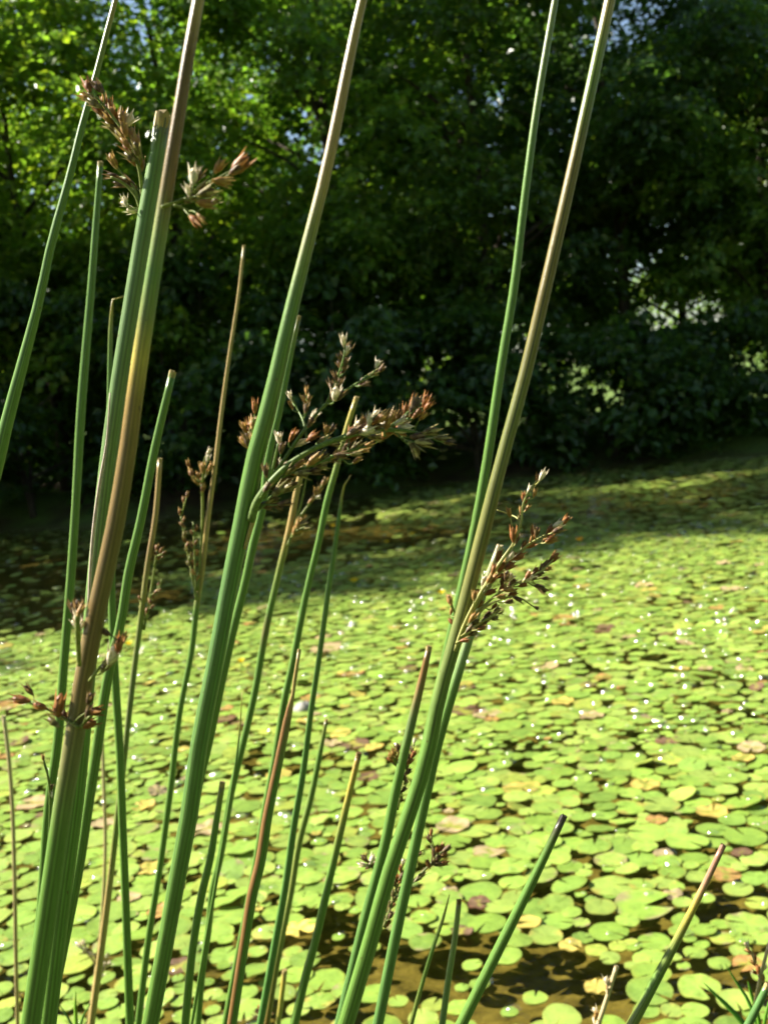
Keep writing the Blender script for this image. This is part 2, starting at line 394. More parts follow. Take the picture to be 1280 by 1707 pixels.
# shrubs at the water's edge, leaf colour darkened for the understory shade
SHR = 'shrubs along the dark far bank'
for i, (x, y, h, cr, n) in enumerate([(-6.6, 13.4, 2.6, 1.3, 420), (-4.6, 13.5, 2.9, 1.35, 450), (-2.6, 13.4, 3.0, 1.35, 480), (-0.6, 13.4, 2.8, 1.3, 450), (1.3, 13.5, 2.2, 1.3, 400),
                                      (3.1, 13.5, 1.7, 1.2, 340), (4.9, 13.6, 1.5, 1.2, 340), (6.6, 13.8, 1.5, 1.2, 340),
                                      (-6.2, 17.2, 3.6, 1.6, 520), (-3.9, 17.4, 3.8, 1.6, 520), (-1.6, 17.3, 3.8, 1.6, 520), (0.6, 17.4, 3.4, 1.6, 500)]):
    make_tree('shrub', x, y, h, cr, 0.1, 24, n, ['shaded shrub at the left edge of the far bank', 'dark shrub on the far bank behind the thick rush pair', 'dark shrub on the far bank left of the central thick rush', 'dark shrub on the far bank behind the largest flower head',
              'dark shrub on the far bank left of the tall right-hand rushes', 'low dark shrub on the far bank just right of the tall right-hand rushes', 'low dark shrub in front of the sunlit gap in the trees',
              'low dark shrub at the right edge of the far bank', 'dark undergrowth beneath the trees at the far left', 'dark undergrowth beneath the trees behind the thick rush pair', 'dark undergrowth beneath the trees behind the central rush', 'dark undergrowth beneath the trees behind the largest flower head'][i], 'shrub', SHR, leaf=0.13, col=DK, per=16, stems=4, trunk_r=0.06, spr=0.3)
# sunlit bushes seen through the gap beneath the crowns
for i, (x, y, h, cr) in enumerate([(4.6, 24.5, 3.6, 1.9), (8.0, 25.0, 3.8, 2.0), (1.6, 24.8, 3.6, 1.8), (11.0, 24.6, 3.6, 1.8)]):
    make_tree('meadow_bush', x, y, h, cr, 0.1, 24, 620, ['yellow-green sunlit bush glimpsed beneath the trees', 'bright sunlit bush beneath the trees near the right edge', 'sunlit bush glimpsed just left of the tall right-hand rushes', 'sunlit bush beneath the trees at the very right'][i], 'bush', None, leaf=0.10, col=(0.13, 0.22, 0.03), per=16, stems=3, trunk_r=0.05)

# ------------------------------------------------------------------ lily pads
GREEN = np.array([[0.19, 0.295, 0.045], [0.215, 0.32, 0.055], [0.172, 0.272, 0.046], [0.24, 0.325, 0.064]])
YEL, ORA, BRO, TAN = (0.42, 0.34, 0.08), (0.34, 0.20, 0.065), (0.13, 0.08, 0.045), (0.36, 0.28, 0.15)

def pad_geo(r, seg, rings, notch, wav, cup, rim, seed, irr=0.05):
    """a round leaf with a narrow notch, wavy edge and a rim; returns verts, faces, uv"""
    q = np.random.default_rng(seed)
    th = np.linspace(notch, 2 * math.pi - notch, seg)
    k1, k2, p1, p2, p3 = q.integers(2, 4), q.integers(4, 8), *(q.random(3) * 6.28)
    er = 1 + irr * np.sin(k1 * th + p1) + irr * 0.25 * np.sin(k2 * th + p2)
    rr = np.linspace(0, 1, rings + 1)[1:]
    V = [(0.0, 0.0, 0.0)]; UV = [(0.5, 0.0)]
    for f in rr:
        z = r * (cup * f * f + wav * f ** 2 * np.sin(k2 * th + p3) + 0.5 * wav * f * np.sin(2 * th + p1))
        V += list(zip(r * f * er * np.cos(th), r * f * er * np.sin(th), z)); UV += [(a / 6.283, f) for a in th]
    F3 = [(0, 1 + j, 2 + j) for j in range(seg - 1)]; F4 = []
    for k in range(rings - 1):
        a = 1 + k * seg
        F4 += [(a + j, a + seg + j, a + seg + j + 1, a + j + 1) for j in range(seg - 1)]
    if rim:
        a = 1 + (rings - 1) * seg; b = len(V)
        for j in range(seg):
            x, y, z = V[a + j]; V.append((x, y, z)); V.append((x * 0.985, y * 0.985, z - rim)); UV += [UV[a + j]] * 2
        F4 += [(b + 2 * j, b + 2 * j + 1, b + 2 * j + 3, b + 2 * j + 2) for j in range(seg - 1)]
    return np.array(V), F3, F4, np.array(UV)

def in_poly(px, py, poly):
    c = np.zeros(len(px), dtype=bool); n = len(poly)
    for i in range(n):
        x0, y0 = poly[i]; x1, y1 = poly[(i + 1) % n]
        s = (y0 > py) != (y1 > py)
        c ^= s & (px < (x1 - x0) * (py - y0) / (y1 - y0 + 1e-9) + x0)
    return c

# pads read one by one from the photograph: x, y, width in pixels, colour, notch, label
G = None
PADS = [
 (1073, 1516, 100, G, 0.42, 'large green lily pad with a wide notch left of the pink-tipped rush'),
 (1021, 1483, 78, G, 0.1, None), (948, 1484, 62, G, 0.1, None), (1091, 1577, 56, G, 0.1, None), (1086, 1606, 64, G, 0.08, None), (1086, 1634, 66, G, 0.08, None),
 (1083, 1664, 78, G, 0.1, None), (1165, 1658, 70, G, 0.25, 'green lily pad with a nibbled notch low and right of the pink-tipped rush'), (1159, 1599, 40, G, 0.1, None), (1246, 1546, 72, G, 0.12, None), (1266, 1573, 44, G, 0.1, None),
 (1080, 1394, 70, G, 0.1, None), (1145, 1412, 70, G, 0.1, None), (1235, 1345, 68, G, 0.1, None), (1190, 1391, 58, G, 0.1, None), (1243, 1405, 70, G, 0.1, None),
 (1187, 1359, 52, YEL, 0.1, 'yellow and brown decaying lily pad above the pink-tipped rush'), (1210, 1466, 48, ORA, 0.2, 'orange-brown curled lily pad right of the tip of the pink-tipped rush'),
 (1236, 1431, 34, BRO, 0.1, 'small brown lily pad above the orange-brown curled pad at right'), (1106, 1431, 32, TAN, 0.1, 'small tan lily pad left of the pink-tipped rush end'),
 (952, 1584, 38, YEL, 0.3, 'torn yellow lily pad right of the dark-tipped slanting rush'), (995, 1657, 40, YEL, 0.1, 'pale yellow lily pad behind the short straw stub at the bottom'),
 (1246, 1616, 52, ORA, 0.3, 'crumpled orange lily pad behind the dry straw at the right edge'), (1094, 1374, 34, ORA, 0.1, 'small orange lily pad in the mat right of the dark-tipped rush'),
 (812, 1549, 64, G, 0.1, None), (802, 1494, 72, G, 0.1, None), (696, 1507, 46, G, 0.1, None), (684, 1562, 44, G, 0.1, None), (706, 1540, 44, G, 0.1, None), (928, 1543, 58, G, 0.1, None),
 (740, 1457, 52, G, 0.1, None), (799, 1463, 54, G, 0.1, None), (568, 1504, 42, G, 0.1, None), (624, 1666, 56, G, 0.1, None), (665, 1682, 34, G, 0.1, None), (543, 1673, 38, G, 0.1, None),
 (881, 1548, 42, YEL, 0.25, 'yellow decaying lily pad touching the dark-tipped slanting rush'), (799, 1516, 40, BRO, 0.3, 'narrow brown lily pad above the short green stub near the bottom'),
 (749, 1494, 28, TAN, 0.1, 'small round tan lily pad at the tip of the thin pointed blade'),
 (534, 1674, 54, G, 0.3, 'round green lily pad with an open notch beside the yellow-green stub at the bottom'), (377, 1599, 56, G, 0.1, None), (412, 1632, 82, G, 0.1, None), (380, 1533, 62, G, 0.1, None), (314, 1533, 46, G, 0.1, None),
 (387, 1461, 48, G, 0.1, None), (450, 1475, 36, G, 0.1, None), (506, 1508, 52, G, 0.1, None), (499, 1557, 54, (0.7, 0.55, 0.12), 0.3, 'curled yellow lily pad between the paired green rushes and the yellow-topped stub'),
 (569, 1508, 44, G, 0.1, None), (508, 1458, 36, G, 0.1, None), (356, 1667, 36, G, 0.2, None),
 (770, 1190, 60, BRO, 0.2, 'brown dead lily pad in the mat just right of the tall right-hand rushes'), (812, 1195, 50, TAN, 0.2, 'tan dying lily pad right of the tall right-hand rushes, beside a brown one'),
 (590, 1245, 52, BRO, 0.2, 'brown dead lily pad above the yellow-topped stub'), (615, 1300, 44, BRO, 0.2, None), (545, 1085, 52, TAN, 0.2, None), (1195, 1017, 30, ORA, 0.2, 'orange lily pad in the far right of the bright mat'),
 (940, 1035, 36, ORA, 0.2, None), (910, 1115, 44, TAN, 0.2, None), (985, 1200, 40, TAN, 0.1, None), (755, 1385, 60, TAN, 0.2, None), (870, 1320, 60, YEL, 0.2, None), (1075, 1315, 46, YEL, 0.15, None),
 (345, 1390, 56, TAN, 0.2, None), (250, 1455, 50, YEL, 0.2, None), (240, 1350, 40, YEL, 0.1, None), (60, 1345, 60, TAN, 0.2, None), (215, 1505, 40, TAN, 0.2, None), (410, 1540, 50, G, 0.1, None), (30, 1600, 70, G, 0.1, None), (40, 1560, 60, G, 0.1, None),
]
pads = []      # x, y, r, colour, notch, label
occ = {}
CELL = 0.14
def occ_add(x, y, r): occ.setdefault((int(x // CELL), int(y // CELL)), []).append((x, y, r))
def occ_free(x, y, r, k):
    cx, cy = int(x // CELL), int(y // CELL)
    for i in (-1, 0, 1):
        for j in (-1, 0, 1):
            for (a, b, s) in occ.get((cx + i, cy + j), ()):
                if (a - x) ** 2 + (b - y) ** 2 < (k * (r + s)) ** 2: return False
    return True
for (px, py, wd, c, nc, lb) in PADS:
    p = on_water(px, py)
    depth = (p - CAM).dot(FWD)
    r = wd * depth / F_PX / 2
    col = c if c is not None else GREEN[rng.integers(4)] * (0.9 + 0.25 * rng.random())
    pads.append([p.x, p.y, r, np.array(col), nc, lb]); occ_add(p.x, p.y, r)

OPEN = [[(470, 1585), (560, 1530), (720, 1560), (860, 1580), (1000, 1600), (1040, 1650), (1010, 1720), (480, 1720), (580, 1640)],
        [(0, 945), (260, 955), (340, 1000), (250, 1036), (0, 1066), (-300, 1080), (-300, 960)],
        [(960, 1530), (1100, 1535), (1150, 1480), (1290, 1450), (1290, 1530), (1130, 1560), (1000, 1590)],
        [(560, 960), (700, 985), (660, 1000), (500, 990)],
        [(-400, 800), (600, 790), (640, 880), (450, 955), (0, 950), (-400, 960)], [(560, 890), (860, 850), (890, 895), (700, 945), (560, 965)]]
def blotch(x, y):
    return np.sin(x * 2.3 + 1.3 * np.sin(y * 1.7)) * np.sin(y * 2.9 + 1.1 * np.sin(x * 1.9)) + 0.6 * np.sin(x * 6.1 + y * 3.3) * np.sin(y * 7.7 - x * 2.1)
def try_pads(n, y0, y1, rlo, rhi, k):
    yy = np.sqrt(y0 ** 2 + (y1 ** 2 - y0 ** 2) * rng.random(n)); hw = 0.50 * yy + 0.5
    xx = (rng.random(n) * 2 - 1) * hw
    px, py, _ = project(np.stack([xx, yy, yy * 0], 1))
    ok = np.ones(n, dtype=bool); u = rng.random(n)
    for q, dens in zip(OPEN, (0.04, 0.05, 0.16, 0.3, 0.12, 0.3)): ok &= ~(in_poly(px, py, q) & (u > dens))
    bl = blotch(xx, yy)
    ok &= ~((bl < -0.9) & (rng.random(n) > 0.25))
    ok &= ~((yy > 7.3 + 0.25 * xx) & (bl < 0.12 * (yy - 6)) & (rng.random(n) > 0.45))
    rr = rlo + (rhi - rlo) * rng.random(n) ** 1.6
    for x, y, r in zip(xx[ok], yy[ok], rr[ok]):
        if y > shore(x) - 0.3 or not occ_free(x, y, r, k): continue
        u = rng.random()
        if u < 0.009: c = np.array(YEL)
        elif u < 0.014: c = np.array(ORA)
        elif u < 0.028: c = np.array(TAN)
        elif u < 0.038: c = np.array(BRO)
        elif u < 0.08: c = np.array([0.265, 0.325, 0.055])
        else: c = GREEN[rng.integers(4)]
        pads.append([x, y, r, c * (0.8 + 0.4 * rng.random()), 0.03 + 0.15 * rng.random() ** 3, None]); occ_add(x, y, r)
try_pads(2500, 1.3, 1.9, 0.018, 0.036, 0.80)
try_pads(7000, 1.9, 2.8, 0.027, 0.049, 0.71)
try_pads(9000, 1.3, 3.0, 0.012, 0.032, 0.76)
try_pads(48000, 2.7, 7.5, 0.024, 0.046, 0.67)
try_pads(28000, 2.8, 7.5, 0.014, 0.030, 0.68)
try_pads(44000, 7.5, 14.0, 0.032, 0.062, 0.69)
P_ = np.array([[p[0], p[1], 0] for p in pads]); R_ = np.array([p[2] for p in pads])
PX, PY, PD = project(P_)
app = R_ / PD * np.where((PX > -20) & (PX < 1300) & (PY < 1725), 1, 0)
app += np.array([1e3 if p[5] else 0 for p in pads])
rank = np.argsort(-app); single = set(rank[:300].tolist())

def shade_of(c):
    if c[0] > c[1] * 1.6: return 'dead brown'
    if c[0] > c[1] * 1.12: return 'yellowing'
    v = c[0] / c[1]
    return 'yellow-green' if v > 0.70 else 'deep green' if c[1] < 0.27 else 'bright green'
def edge_x(tr, y): return np.interp(y, [t[1] for t in tr], [t[0] for t in tr])
T_PAIR = [(166, 900), (106, 1340), (60, 1707)]; T_MID = [(378, 1001), (333, 1237), (299, 1447), (251, 1707)]; T_BRK = [(490, 1144), (446, 1362), (387, 1707)]
T_RGT = [(761, 1058), (708, 1274), (646, 1463), (576, 1707)]; T_BLK = [(990, 1250), (938, 1363), (859, 1532), (769, 1707)]; T_PNK = [(1260, 1290), (1204, 1411), (1125, 1574), (1052, 1707)]
def pad_place(px, py):
    row = 'at the bottom edge' if py > 1620 else 'just above the bottom edge' if py > 1520 else 'in the lower pond' if py > 1420 else 'in mid pond'
    for tr, ph in ((T_PAIR, 'left of the thick rush pair'), (T_MID, 'left of the thick central rush'), (T_BRK, 'left of the broken rush'), (T_RGT, 'left of the right-hand rushes'), (T_BLK, 'left of the black-tipped rush'), (T_PNK, 'left of the pink-tipped rush')):
        if px < edge_x(tr, py): return row, ph
    return row, 'right of the pink-tipped rush'
ORD = ['first', 'second', 'third', 'fourth', 'fifth', 'sixth', 'seventh', 'eighth', 'ninth', 'tenth', 'eleventh', 'twelfth', 'thirteenth', 'fourteenth', 'fifteenth', 'sixteenth', 'seventeenth', 'eighteenth', 'nineteenth', 'twentieth', 'twenty-first', 'twenty-second', 'twenty-third', 'twenty-fourth']
buckets = {}
for i in single:
    if pads[i][5]: continue
    sz = 'big' if app[i] * F_PX * 2 > 56 else 'middling' if app[i] * F_PX * 2 > 44 else 'small'
    buckets.setdefault((sz, shade_of(pads[i][3]), *pad_place(PX[i], PY[i])), []).append(i)
PADLAB = {}
for (sz, sh, row, ph), ids in buckets.items():
    ids.sort(key=lambda i: PX[i])
    for n_, i in enumerate(ids):
        PADLAB[i] = (f'{sz} {sh} lily pad {row}, {ph}' if len(ids) == 1 else f'{ORD[min(n_, 23)]} {sz} {sh} pad {row}, {ph}')
sv, s3, s4, suv, sc, off = [], [], [], [], [], 0
drops = []
for i, (x, y, r, c, nc, lb) in enumerate(pads):
    near = i in single
    d = math.hypot(x, y)
    seg, rings = (30, 4) if near or d < 3.2 else (16, 2) if d < 7 else (10, 1)
    dead = c[0] > c[1] * 1.15
    wav = (0.012 + 0.03 * rng.random() ** 2) * (3.0 if dead else 1.0); cup = rng.normal() * 0.03 + (0.05 if dead else 0)
    v, f3, f4, uv = pad_geo(r, seg, rings, nc, wav, cup, 0.0025 if seg > 10 else 0, i, 0.07 if dead else 0.03)
    a = rng.random() * 6.283
    tx, ty = rng.normal(size=2) * (0.03 if rng.random() < 0.88 else 0.13)
    M = (Matrix.Rotation(tx, 3, 'X') @ Matrix.Rotation(ty, 3, 'Y') @ Matrix.Rotation(a, 3, 'Z'))
    v = v @ np.array(M).T
    z = 0.006 - min(0, v[:, 2].min() * 0.5) + 0.007 * rng.random()
    # real colour of the leaf: paler heart, slightly browner margin
    f = uv[:, 1:2]
    cc = c[None] * (1.12 - 0.1 * f) + (np.array([0.05, -0.01, 0.0]) * np.clip(f - 0.85, 0, 1) * 6 * rng.random())
    an = uv[:, 0] * 6.283; k1 = rng.random(4) * 6.28
    blot = f[:, 0] * (0.7 + 0.3 * rng.random()) + 0.28 * np.sin(an * 2 + k1[0]) + 0.22 * np.sin(an * 5 + k1[1]) * f[:, 0]
    if dead:                           # withers from the margin inwards; the heart keeps some green
        g0 = GREEN[rng.integers(4)] * np.array([1.25, 0.85, 0.9]); lv = rng.random() * 0.55 - 0.25
        k = np.clip((blot - lv) / 0.35, 0, 1)[:, None]; cc = g0 * (1 - k) + cc * k
    elif rng.random() < 0.3:           # a browned or yellowed piece of margin
        k = (np.clip((blot - 0.85) / 0.25, 0, 1) * 0.8)[:, None]; cc = cc * (1 - k) + np.array(TAN if rng.random() < 0.5 else YEL) * 0.8 * k
    cc = np.clip(cc, 0.01, 1)
    if near:
        me = new_mesh('lily_pad', v, [np.array(f3), np.array(f4)], M_PAD, True, cc, uv)
        o = link('lily_pad', me, None, (x, y, z))
        tag(o, lb or PADLAB[i], 'lily pad', 'lily pads on the pond')
    else:
        sv.append(v + np.array([x, y, z])); s3.append(np.array(f3) + off); suv.append(uv); sc.append(cc)
        if f4: s4.append(np.array(f4) + off)
        off += len(v)
    nd = rng.poisson(0.2 if d < 7.5 else 0.09)
    for _ in range(nd):
        rr = r * 0.8 * math.sqrt(rng.random()); an = rng.random() * 6.28
        drops.append((x + rr * math.cos(an), y + rr * math.sin(an), z + 0.002, (0.005 + 0.012 * rng.random() ** 2) * (1 + 0.10 * d)))
o = link('lily_pad_mat', new_mesh('lily_pad_mat', np.vstack(sv), [np.vstack(s3), np.vstack(s4)], M_PAD, True, np.vstack(sc), np.vstack(suv)))
tag(o, 'dense mat of small green lily pads covering the pond', 'lily pads', None, 'stuff')
# clear drop-shaped domes added on the pads to make sun glints
hs, hr = 14, 4
th = np.linspace(0, 6.283, hs, endpoint=False); ph = np.linspace(0, math.pi / 2, hr + 1)
dv = np.array([(1.15 * math.cos(a) * math.sin(b), 1.15 * math.sin(a) * math.sin(b), 1.15 * (math.cos(b) - 0.45)) for b in (1.1, 0.87, 0.6, 0.3) for a in th] + [(0, 0, 0.63)])
dq = np.array([(k * hs + j, k * hs + (j + 1) % hs, (k + 1) * hs + (j + 1) % hs, (k + 1) * hs + j) for k in range(hr - 1) for j in range(hs)])
dt = np.array([((hr - 1) * hs + j, (hr - 1) * hs + (j + 1) % hs, hr * hs) for j in range(hs)])
D = np.array(drops); n = len(D)
V = (dv[None] * D[:, None, 3:4] + D[:, None, :3]).reshape(-1, 3); k = np.arange(n)[:, None, None] * len(dv)
o = link('glint_domes', new_mesh('glint_domes', V, [(dq[None] + k).reshape(-1, 4), (dt[None] + k).reshape(-1, 3)], M_DROP))
tag(o, 'clear drop-shaped domes added over the lily pads to make glints', 'water drops', None, 'stuff')

# ------------------------------------------------------------------ rushes
GR = (0.10, 0.20, 0.036); GB = (0.085, 0.185, 0.05); GY = (0.18, 0.22, 0.05); YL = (0.42, 0.33, 0.06)
TN = (0.37, 0.27, 0.10); BR = (0.15, 0.09, 0.02); ST = (0.52, 0.42, 0.24); PK = (0.50, 0.40, 0.34)
DIAM = 0.0056                      # a rush stem is five to six millimetres thick
def catmull(P, n):
    P = np.asarray(P, dtype=float); k = len(P)
    d = np.concatenate([[0], np.cumsum(np.linalg.norm(np.diff(P[:, :3], axis=0), axis=1))]); s = np.linspace(0, d[-1], n)
    T = np.gradient(P, d, axis=0)
    i = np.clip(np.searchsorted(d, s, side='right') - 1, 0, k - 2); h = (d[i + 1] - d[i]); u = ((s - d[i]) / h)[:, None]; h = h[:, None]
    return (2 * u ** 3 - 3 * u ** 2 + 1) * P[i] + (u ** 3 - 2 * u ** 2 + u) * h * T[i] + (-2 * u ** 3 + 3 * u ** 2) * P[i + 1] + (u ** 3 - u ** 2) * h * T[i + 1]

def rush(trace, cols, label, cut=True, Y=None, group=None, name='rush', tipcol=TN, dy=0.0, two=None):
    """trace: (px, py, width px) from the top down; cols: [(py, colour)] the stem's own colours by height"""
    wmax = max(t[2] for t in trace)
    Y = Y or max(0.2, DIAM * F_PX / wmax); Y += dy
    pts = []
    top = trace[0]
    if top[1] <= 0:                # the stem goes on above the picture
        a, b = trace[0], trace[1]
        for k in (2.2, 1.1):
            trace = [(a[0] + (a[0] - b[0]) * k * 150 / (b[1] - a[1]) * 1.0, a[1] - 150 * k, max(3, a[2] - 2.5 * k))] + trace if k == 1.1 else trace
        trace = [(trace[0][0] + 18, trace[0][1] - 200, max(2, trace[0][2] * 0.6))] + trace
    for (px, py, wd) in trace:
        p = at(px, py, Y); pts.append((p.x, p.y, p.z, wd * Y / F_PX / 2, py))
    # carry the stem down to the ground, straightening towards its root
    p, q = np.array(pts[-1]), np.array(pts[-2])
    d = (p - q)[:3]; d /= np.linalg.norm(d)
    zg = float(ground_z(p[0], p[1])) - 0.03
    steps = 6; dz = (p[2] - zg) / steps; cur = p[:3].copy(); py = p[4]
    for s in range(steps):
        sl = d[0] / max(0.2, -d[2]) * (1 - s / steps) ** 0.7
        cur = cur + np.array([sl * dz, 0.04 * dz * (1 if Y < 0.6 else 0), -dz]); py += 300
        pts.append((cur[0], cur[1], cur[2], p[3] * (1 + 0.03 * s), py))
    A = catmull(pts, 90)[::-1]     # base first
    base = A[0, :3].copy()
    root = empty(name, Vector(base), label, 'rush', group)
    sides = 28 if wmax > 12 else 20
    V, Q, T = tube(A[:, :3] - base, np.maximum(A[:, 3] * 0.95, 0.00012), sides, 0.055)
    py = A[:, 4]
    cp = [c[0] for c in cols]; cr = np.array([c[1] for c in cols])
    cc = np.stack([np.interp(py, cp, cr[:, k]) for k in range(3)], 1)
    cc = np.repeat(cc[:, None], sides, 1)
    stripe = 1 - 0.22 * np.where(np.arange(sides) % 2, 1, -1) + 0.16 * np.sin(np.arange(sides) * 2.1 + wmax)
    cc = cc * stripe[None, :, None]
    if two:                        # a dead brown sheath wraps one flank: (py from, py to, colour, sign)
        ang = np.linspace(0, 2 * math.pi, sides, endpoint=False)
        msk = (np.cos(ang) * two[3] > 0.05)[None] & ((py > two[0]) & (py < two[1]))[:, None]
        cc = np.where(msk[..., None], np.array(two[2]), cc)
    cc = np.vstack([cc.reshape(-1, 3), cc[0, :1], np.array([TN])])
    uu = np.tile(np.arange(sides) / sides, len(A)); vv = np.repeat(np.cumsum(np.concatenate([[0], np.linalg.norm(np.diff(A[:, :3], axis=0), axis=1)])), sides)
    uv = np.vstack([np.stack([uu + wmax, vv], 1), [[0, 0], [0, vv[-1]]]])
    link('stem', new_mesh('stem', V, [Q, T], M_RUSH, True, cc, uv), root)
    if cut:                        # ragged dry collar and pith of the cut end
        tp = A[-1, :3] - base; ax = A[-1, :3] - A[-3, :3]; ax /= np.linalg.norm(ax); r = A[-1, 3]
        pp = np.stack([tp - ax * r * 1.3, tp - ax * r * 0.3, tp + ax * r * 0.55, tp + ax * r * 0.5, tp + ax * r * 0.1])
        V, Q, T = tube(pp, [r * 0.97, r * 1.0, r * 0.99, r * 0.72, r * 0.2], 14, 0.04)
        rag = rng.normal(size=14) * r * 0.22
        V[28:42] += rag[:, None] * ax; V[42:56] += rag[:, None] * ax * 0.8
        c = np.repeat(np.array([tipcol]), len(V), 0) * (0.8 + 0.4 * rng.random((len(V), 1))); c[56:] *= 0.35
        link('cut_tip', new_mesh('cut_tip', V, [Q, T], M_DRY, False, c), root)
    root['_y'] = Y
    return root, Y, base

# ---- florets: a small capsule between pointed bracts
def floret_mesh(seed, bract, capsule, n_b=6, spread=0.18):
    q = np.random.default_rng(seed); Vs, Fs, Cs, off = [], [], [], 0
    t = np.linspace(0, 1, 6)
    V, Q, T = tube(np.stack([0 * t, 0 * t, 0.05 + 0.62 * t], 1), 0.215 * np.sin(np.clip(t * 0.93 + 0.07, 0, 1) * math.pi) ** 0.7 + 0.01, 7)
    Vs.append(V); F3 = [T]; F4 = [Q]; Cs.append(np.repeat([capsule], len(V), 0) * (0.8 + 0.5 * q.random((len(V), 1)))); off = len(V)
    for k in range(n_b):
        a = k / n_b * 6.283 + q.normal() * 0.15; L = 0.6 + 0.25 * q.random(); sp = spread * (0.6 + 0.9 * q.random())
        ra = np.array([math.cos(a), math.sin(a), 0]); ta = np.array([-math.sin(a), math.cos(a), 0])
        s = np.array([0, 0.3, 0.65, 1.0]); w_ = np.array([0.05, 0.105, 0.07, 0.005])
        o_ = 0.06 + 0.10 * np.sin(s * 2.2) + sp * s ** 2 * 0.7
        mid = ra[None] * o_[:, None] + np.array([0, 0, 1.0])[None] * (s * L)[:, None]
        l = mid + ta * w_[:, None]; r_ = mid - ta * w_[:, None]; mid2 = mid + ra * (w_ * 0.45)[:, None]
        V = np.stack([l, mid2, r_], 1).reshape(-1, 3)
        q4 = [(3 * i + j, 3 * i + j + 1, 3 * i + j + 4, 3 * i + j + 3) for i in range(3) for j in range(2)]
        Vs.append(V); F4.append(np.array(q4) + off); off += len(V)
        c = np.tile(np.array([bract]), (12, 1)) * (0.75 + 0.5 * q.random()); c[0::3] = c[0::3] * 0.5 + 0.5 * np.array(TN); c[2::3] = c[2::3] * 0.5 + 0.5 * np.array(TN)
        Cs.append(c)
    return new_mesh('floret', np.vstack(Vs), [np.vstack(F4), np.vstack(F3)], M_FLOR, True, np.clip(np.vstack(Cs), 0, 1))
RED, DRK, TAW, PAL, OLV = (0.44, 0.17, 0.045), (0.17, 0.10, 0.045), (0.58, 0.36, 0.11), (0.82, 0.73, 0.54), (0.36, 0.32, 0.12)
FL = {'r': [floret_mesh(s, RED, (0.27, 0.10, 0.03)) for s in (1, 2, 3)], 'd': [floret_mesh(s, DRK, (0.10, 0.055, 0.03), 6, 0.25) for s in (4, 5, 15)],
      't': [floret_mesh(s, TAW, (0.36, 0.19, 0.06)) for s in (6, 7, 8)], 'p': [floret_mesh(s, PAL, PAL, 5, 0.3) for s in (9, 10)],
      'o': [floret_mesh(s, OLV, (0.15, 0.11, 0.04), 6, 0.28) for s in (11, 12)],
      'c': [floret_mesh(s, TAW, (0.22, 0.10, 0.035), 4, 0.05) for s in (13, 14)]}

def head(rt, branches, florets, label=None, dz=0.0, bcol=(0.22, 0.26, 0.06), jit=0.006):
    """branches: [(px,py,w)...] polylines; florets: (px, py, image angle deg [0=right, 90=up], length px, kinds)"""
    root, Y, base = rt
    Y = Y + dz
    Vs, F4, F3, Cs, off = [], [], [], [], 0
    for bi, b in enumerate(branches):
        sw = (rng.random() - 0.5) * 2 * jit
        pts = []
        for j, q in enumerate(b):
            p = at(q[0], q[1], Y + sw * min(1, j / 2.0)); pts.append((*p, q[2] * Y / F_PX / 2))
        A = catmull(pts, 5 * len(b)) if len(b) > 2 else np.array(pts)
        V, Q, T = tube(A[:, :3] - base, np.maximum(A[:, 3], 0.0001), 8)
        Vs.append(V); F4.append(Q + off); F3.append(T + off); off += len(V)
        Cs.append(np.repeat([bcol], len(V), 0) * (0.8 + 0.4 * rng.random((len(V), 1))))
    # a short stalk joins each floret to the nearest branch
    bp = np.array([(q[0], q[1]) for b in branches for q0, q1 in zip(b[:-1], b[1:]) for q in [tuple(np.array(q0[:2]) * (1 - s) + np.array(q1[:2]) * s) for s in (0, .25, .5, .75, 1)]])
    items = []
    for (px, py, an, ln, kinds) in florets:
        kd = random.choice(kinds)
        a = R(an + random.uniform(-9, 9)); tilt = random.uniform(-0.45, 0.45)
        zo = random.uniform(-1, 1) * jit
        p = at(px, py, Y + zo)
        up = (RGT * math.cos(a) + UPV * math.sin(a)) * math.cos(tilt) + FWD * math.sin(tilt)
        L = ln * Y / F_PX * random.uniform(0.92, 1.2)
        b0 = p - up * L * 0.5
        hx, hy = px - ln * 0.5 * math.cos(a), py + ln * 0.5 * math.sin(a)
        k = np.argmin((bp[:, 0] - hx + 0.35 * ln * math.cos(a)) ** 2 + (bp[:, 1] - hy - 0.35 * ln * math.sin(a)) ** 2)
        e = at(bp[k, 0], bp[k, 1], Y)
        mid = (b0 + e) / 2 + up * (-0.12) * (b0 - e).length
        A = catmull([tuple(e), tuple(mid), tuple(b0), tuple(b0 + up * L * 0.15)], 8)
        V, Q, T = tube(A - base, np.full(8, 1.1 * Y / F_PX), 6)
        Vs.append(V); F4.append(Q + off); F3.append(T + off); off += len(V); Cs.append(np.repeat([bcol], len(V), 0))
        items.append((random.choice(FL[kd]), b0, up, L))
    o = link('flower_head', new_mesh('flower_head', np.vstack(Vs), [np.vstack(F4), np.vstack(F3)], M_FLOR, True, np.vstack(Cs)), root)
    if label: o['label'] = label
    for me, b0, up, L in items:
        f = link('floret', me, o)
        q = up.to_track_quat('Z', 'Y').to_matrix() @ Matrix.Rotation(random.random() * 6.28, 3, 'Z')
        mm = q.to_4x4(); mm = Matrix.Translation(b0 - Vector(base)) @ mm @ Matrix.Diagonal((L * random.uniform(0.6, 0.85), L * random.uniform(0.6, 0.85), L, 1))
        f.matrix_local = mm
    return o
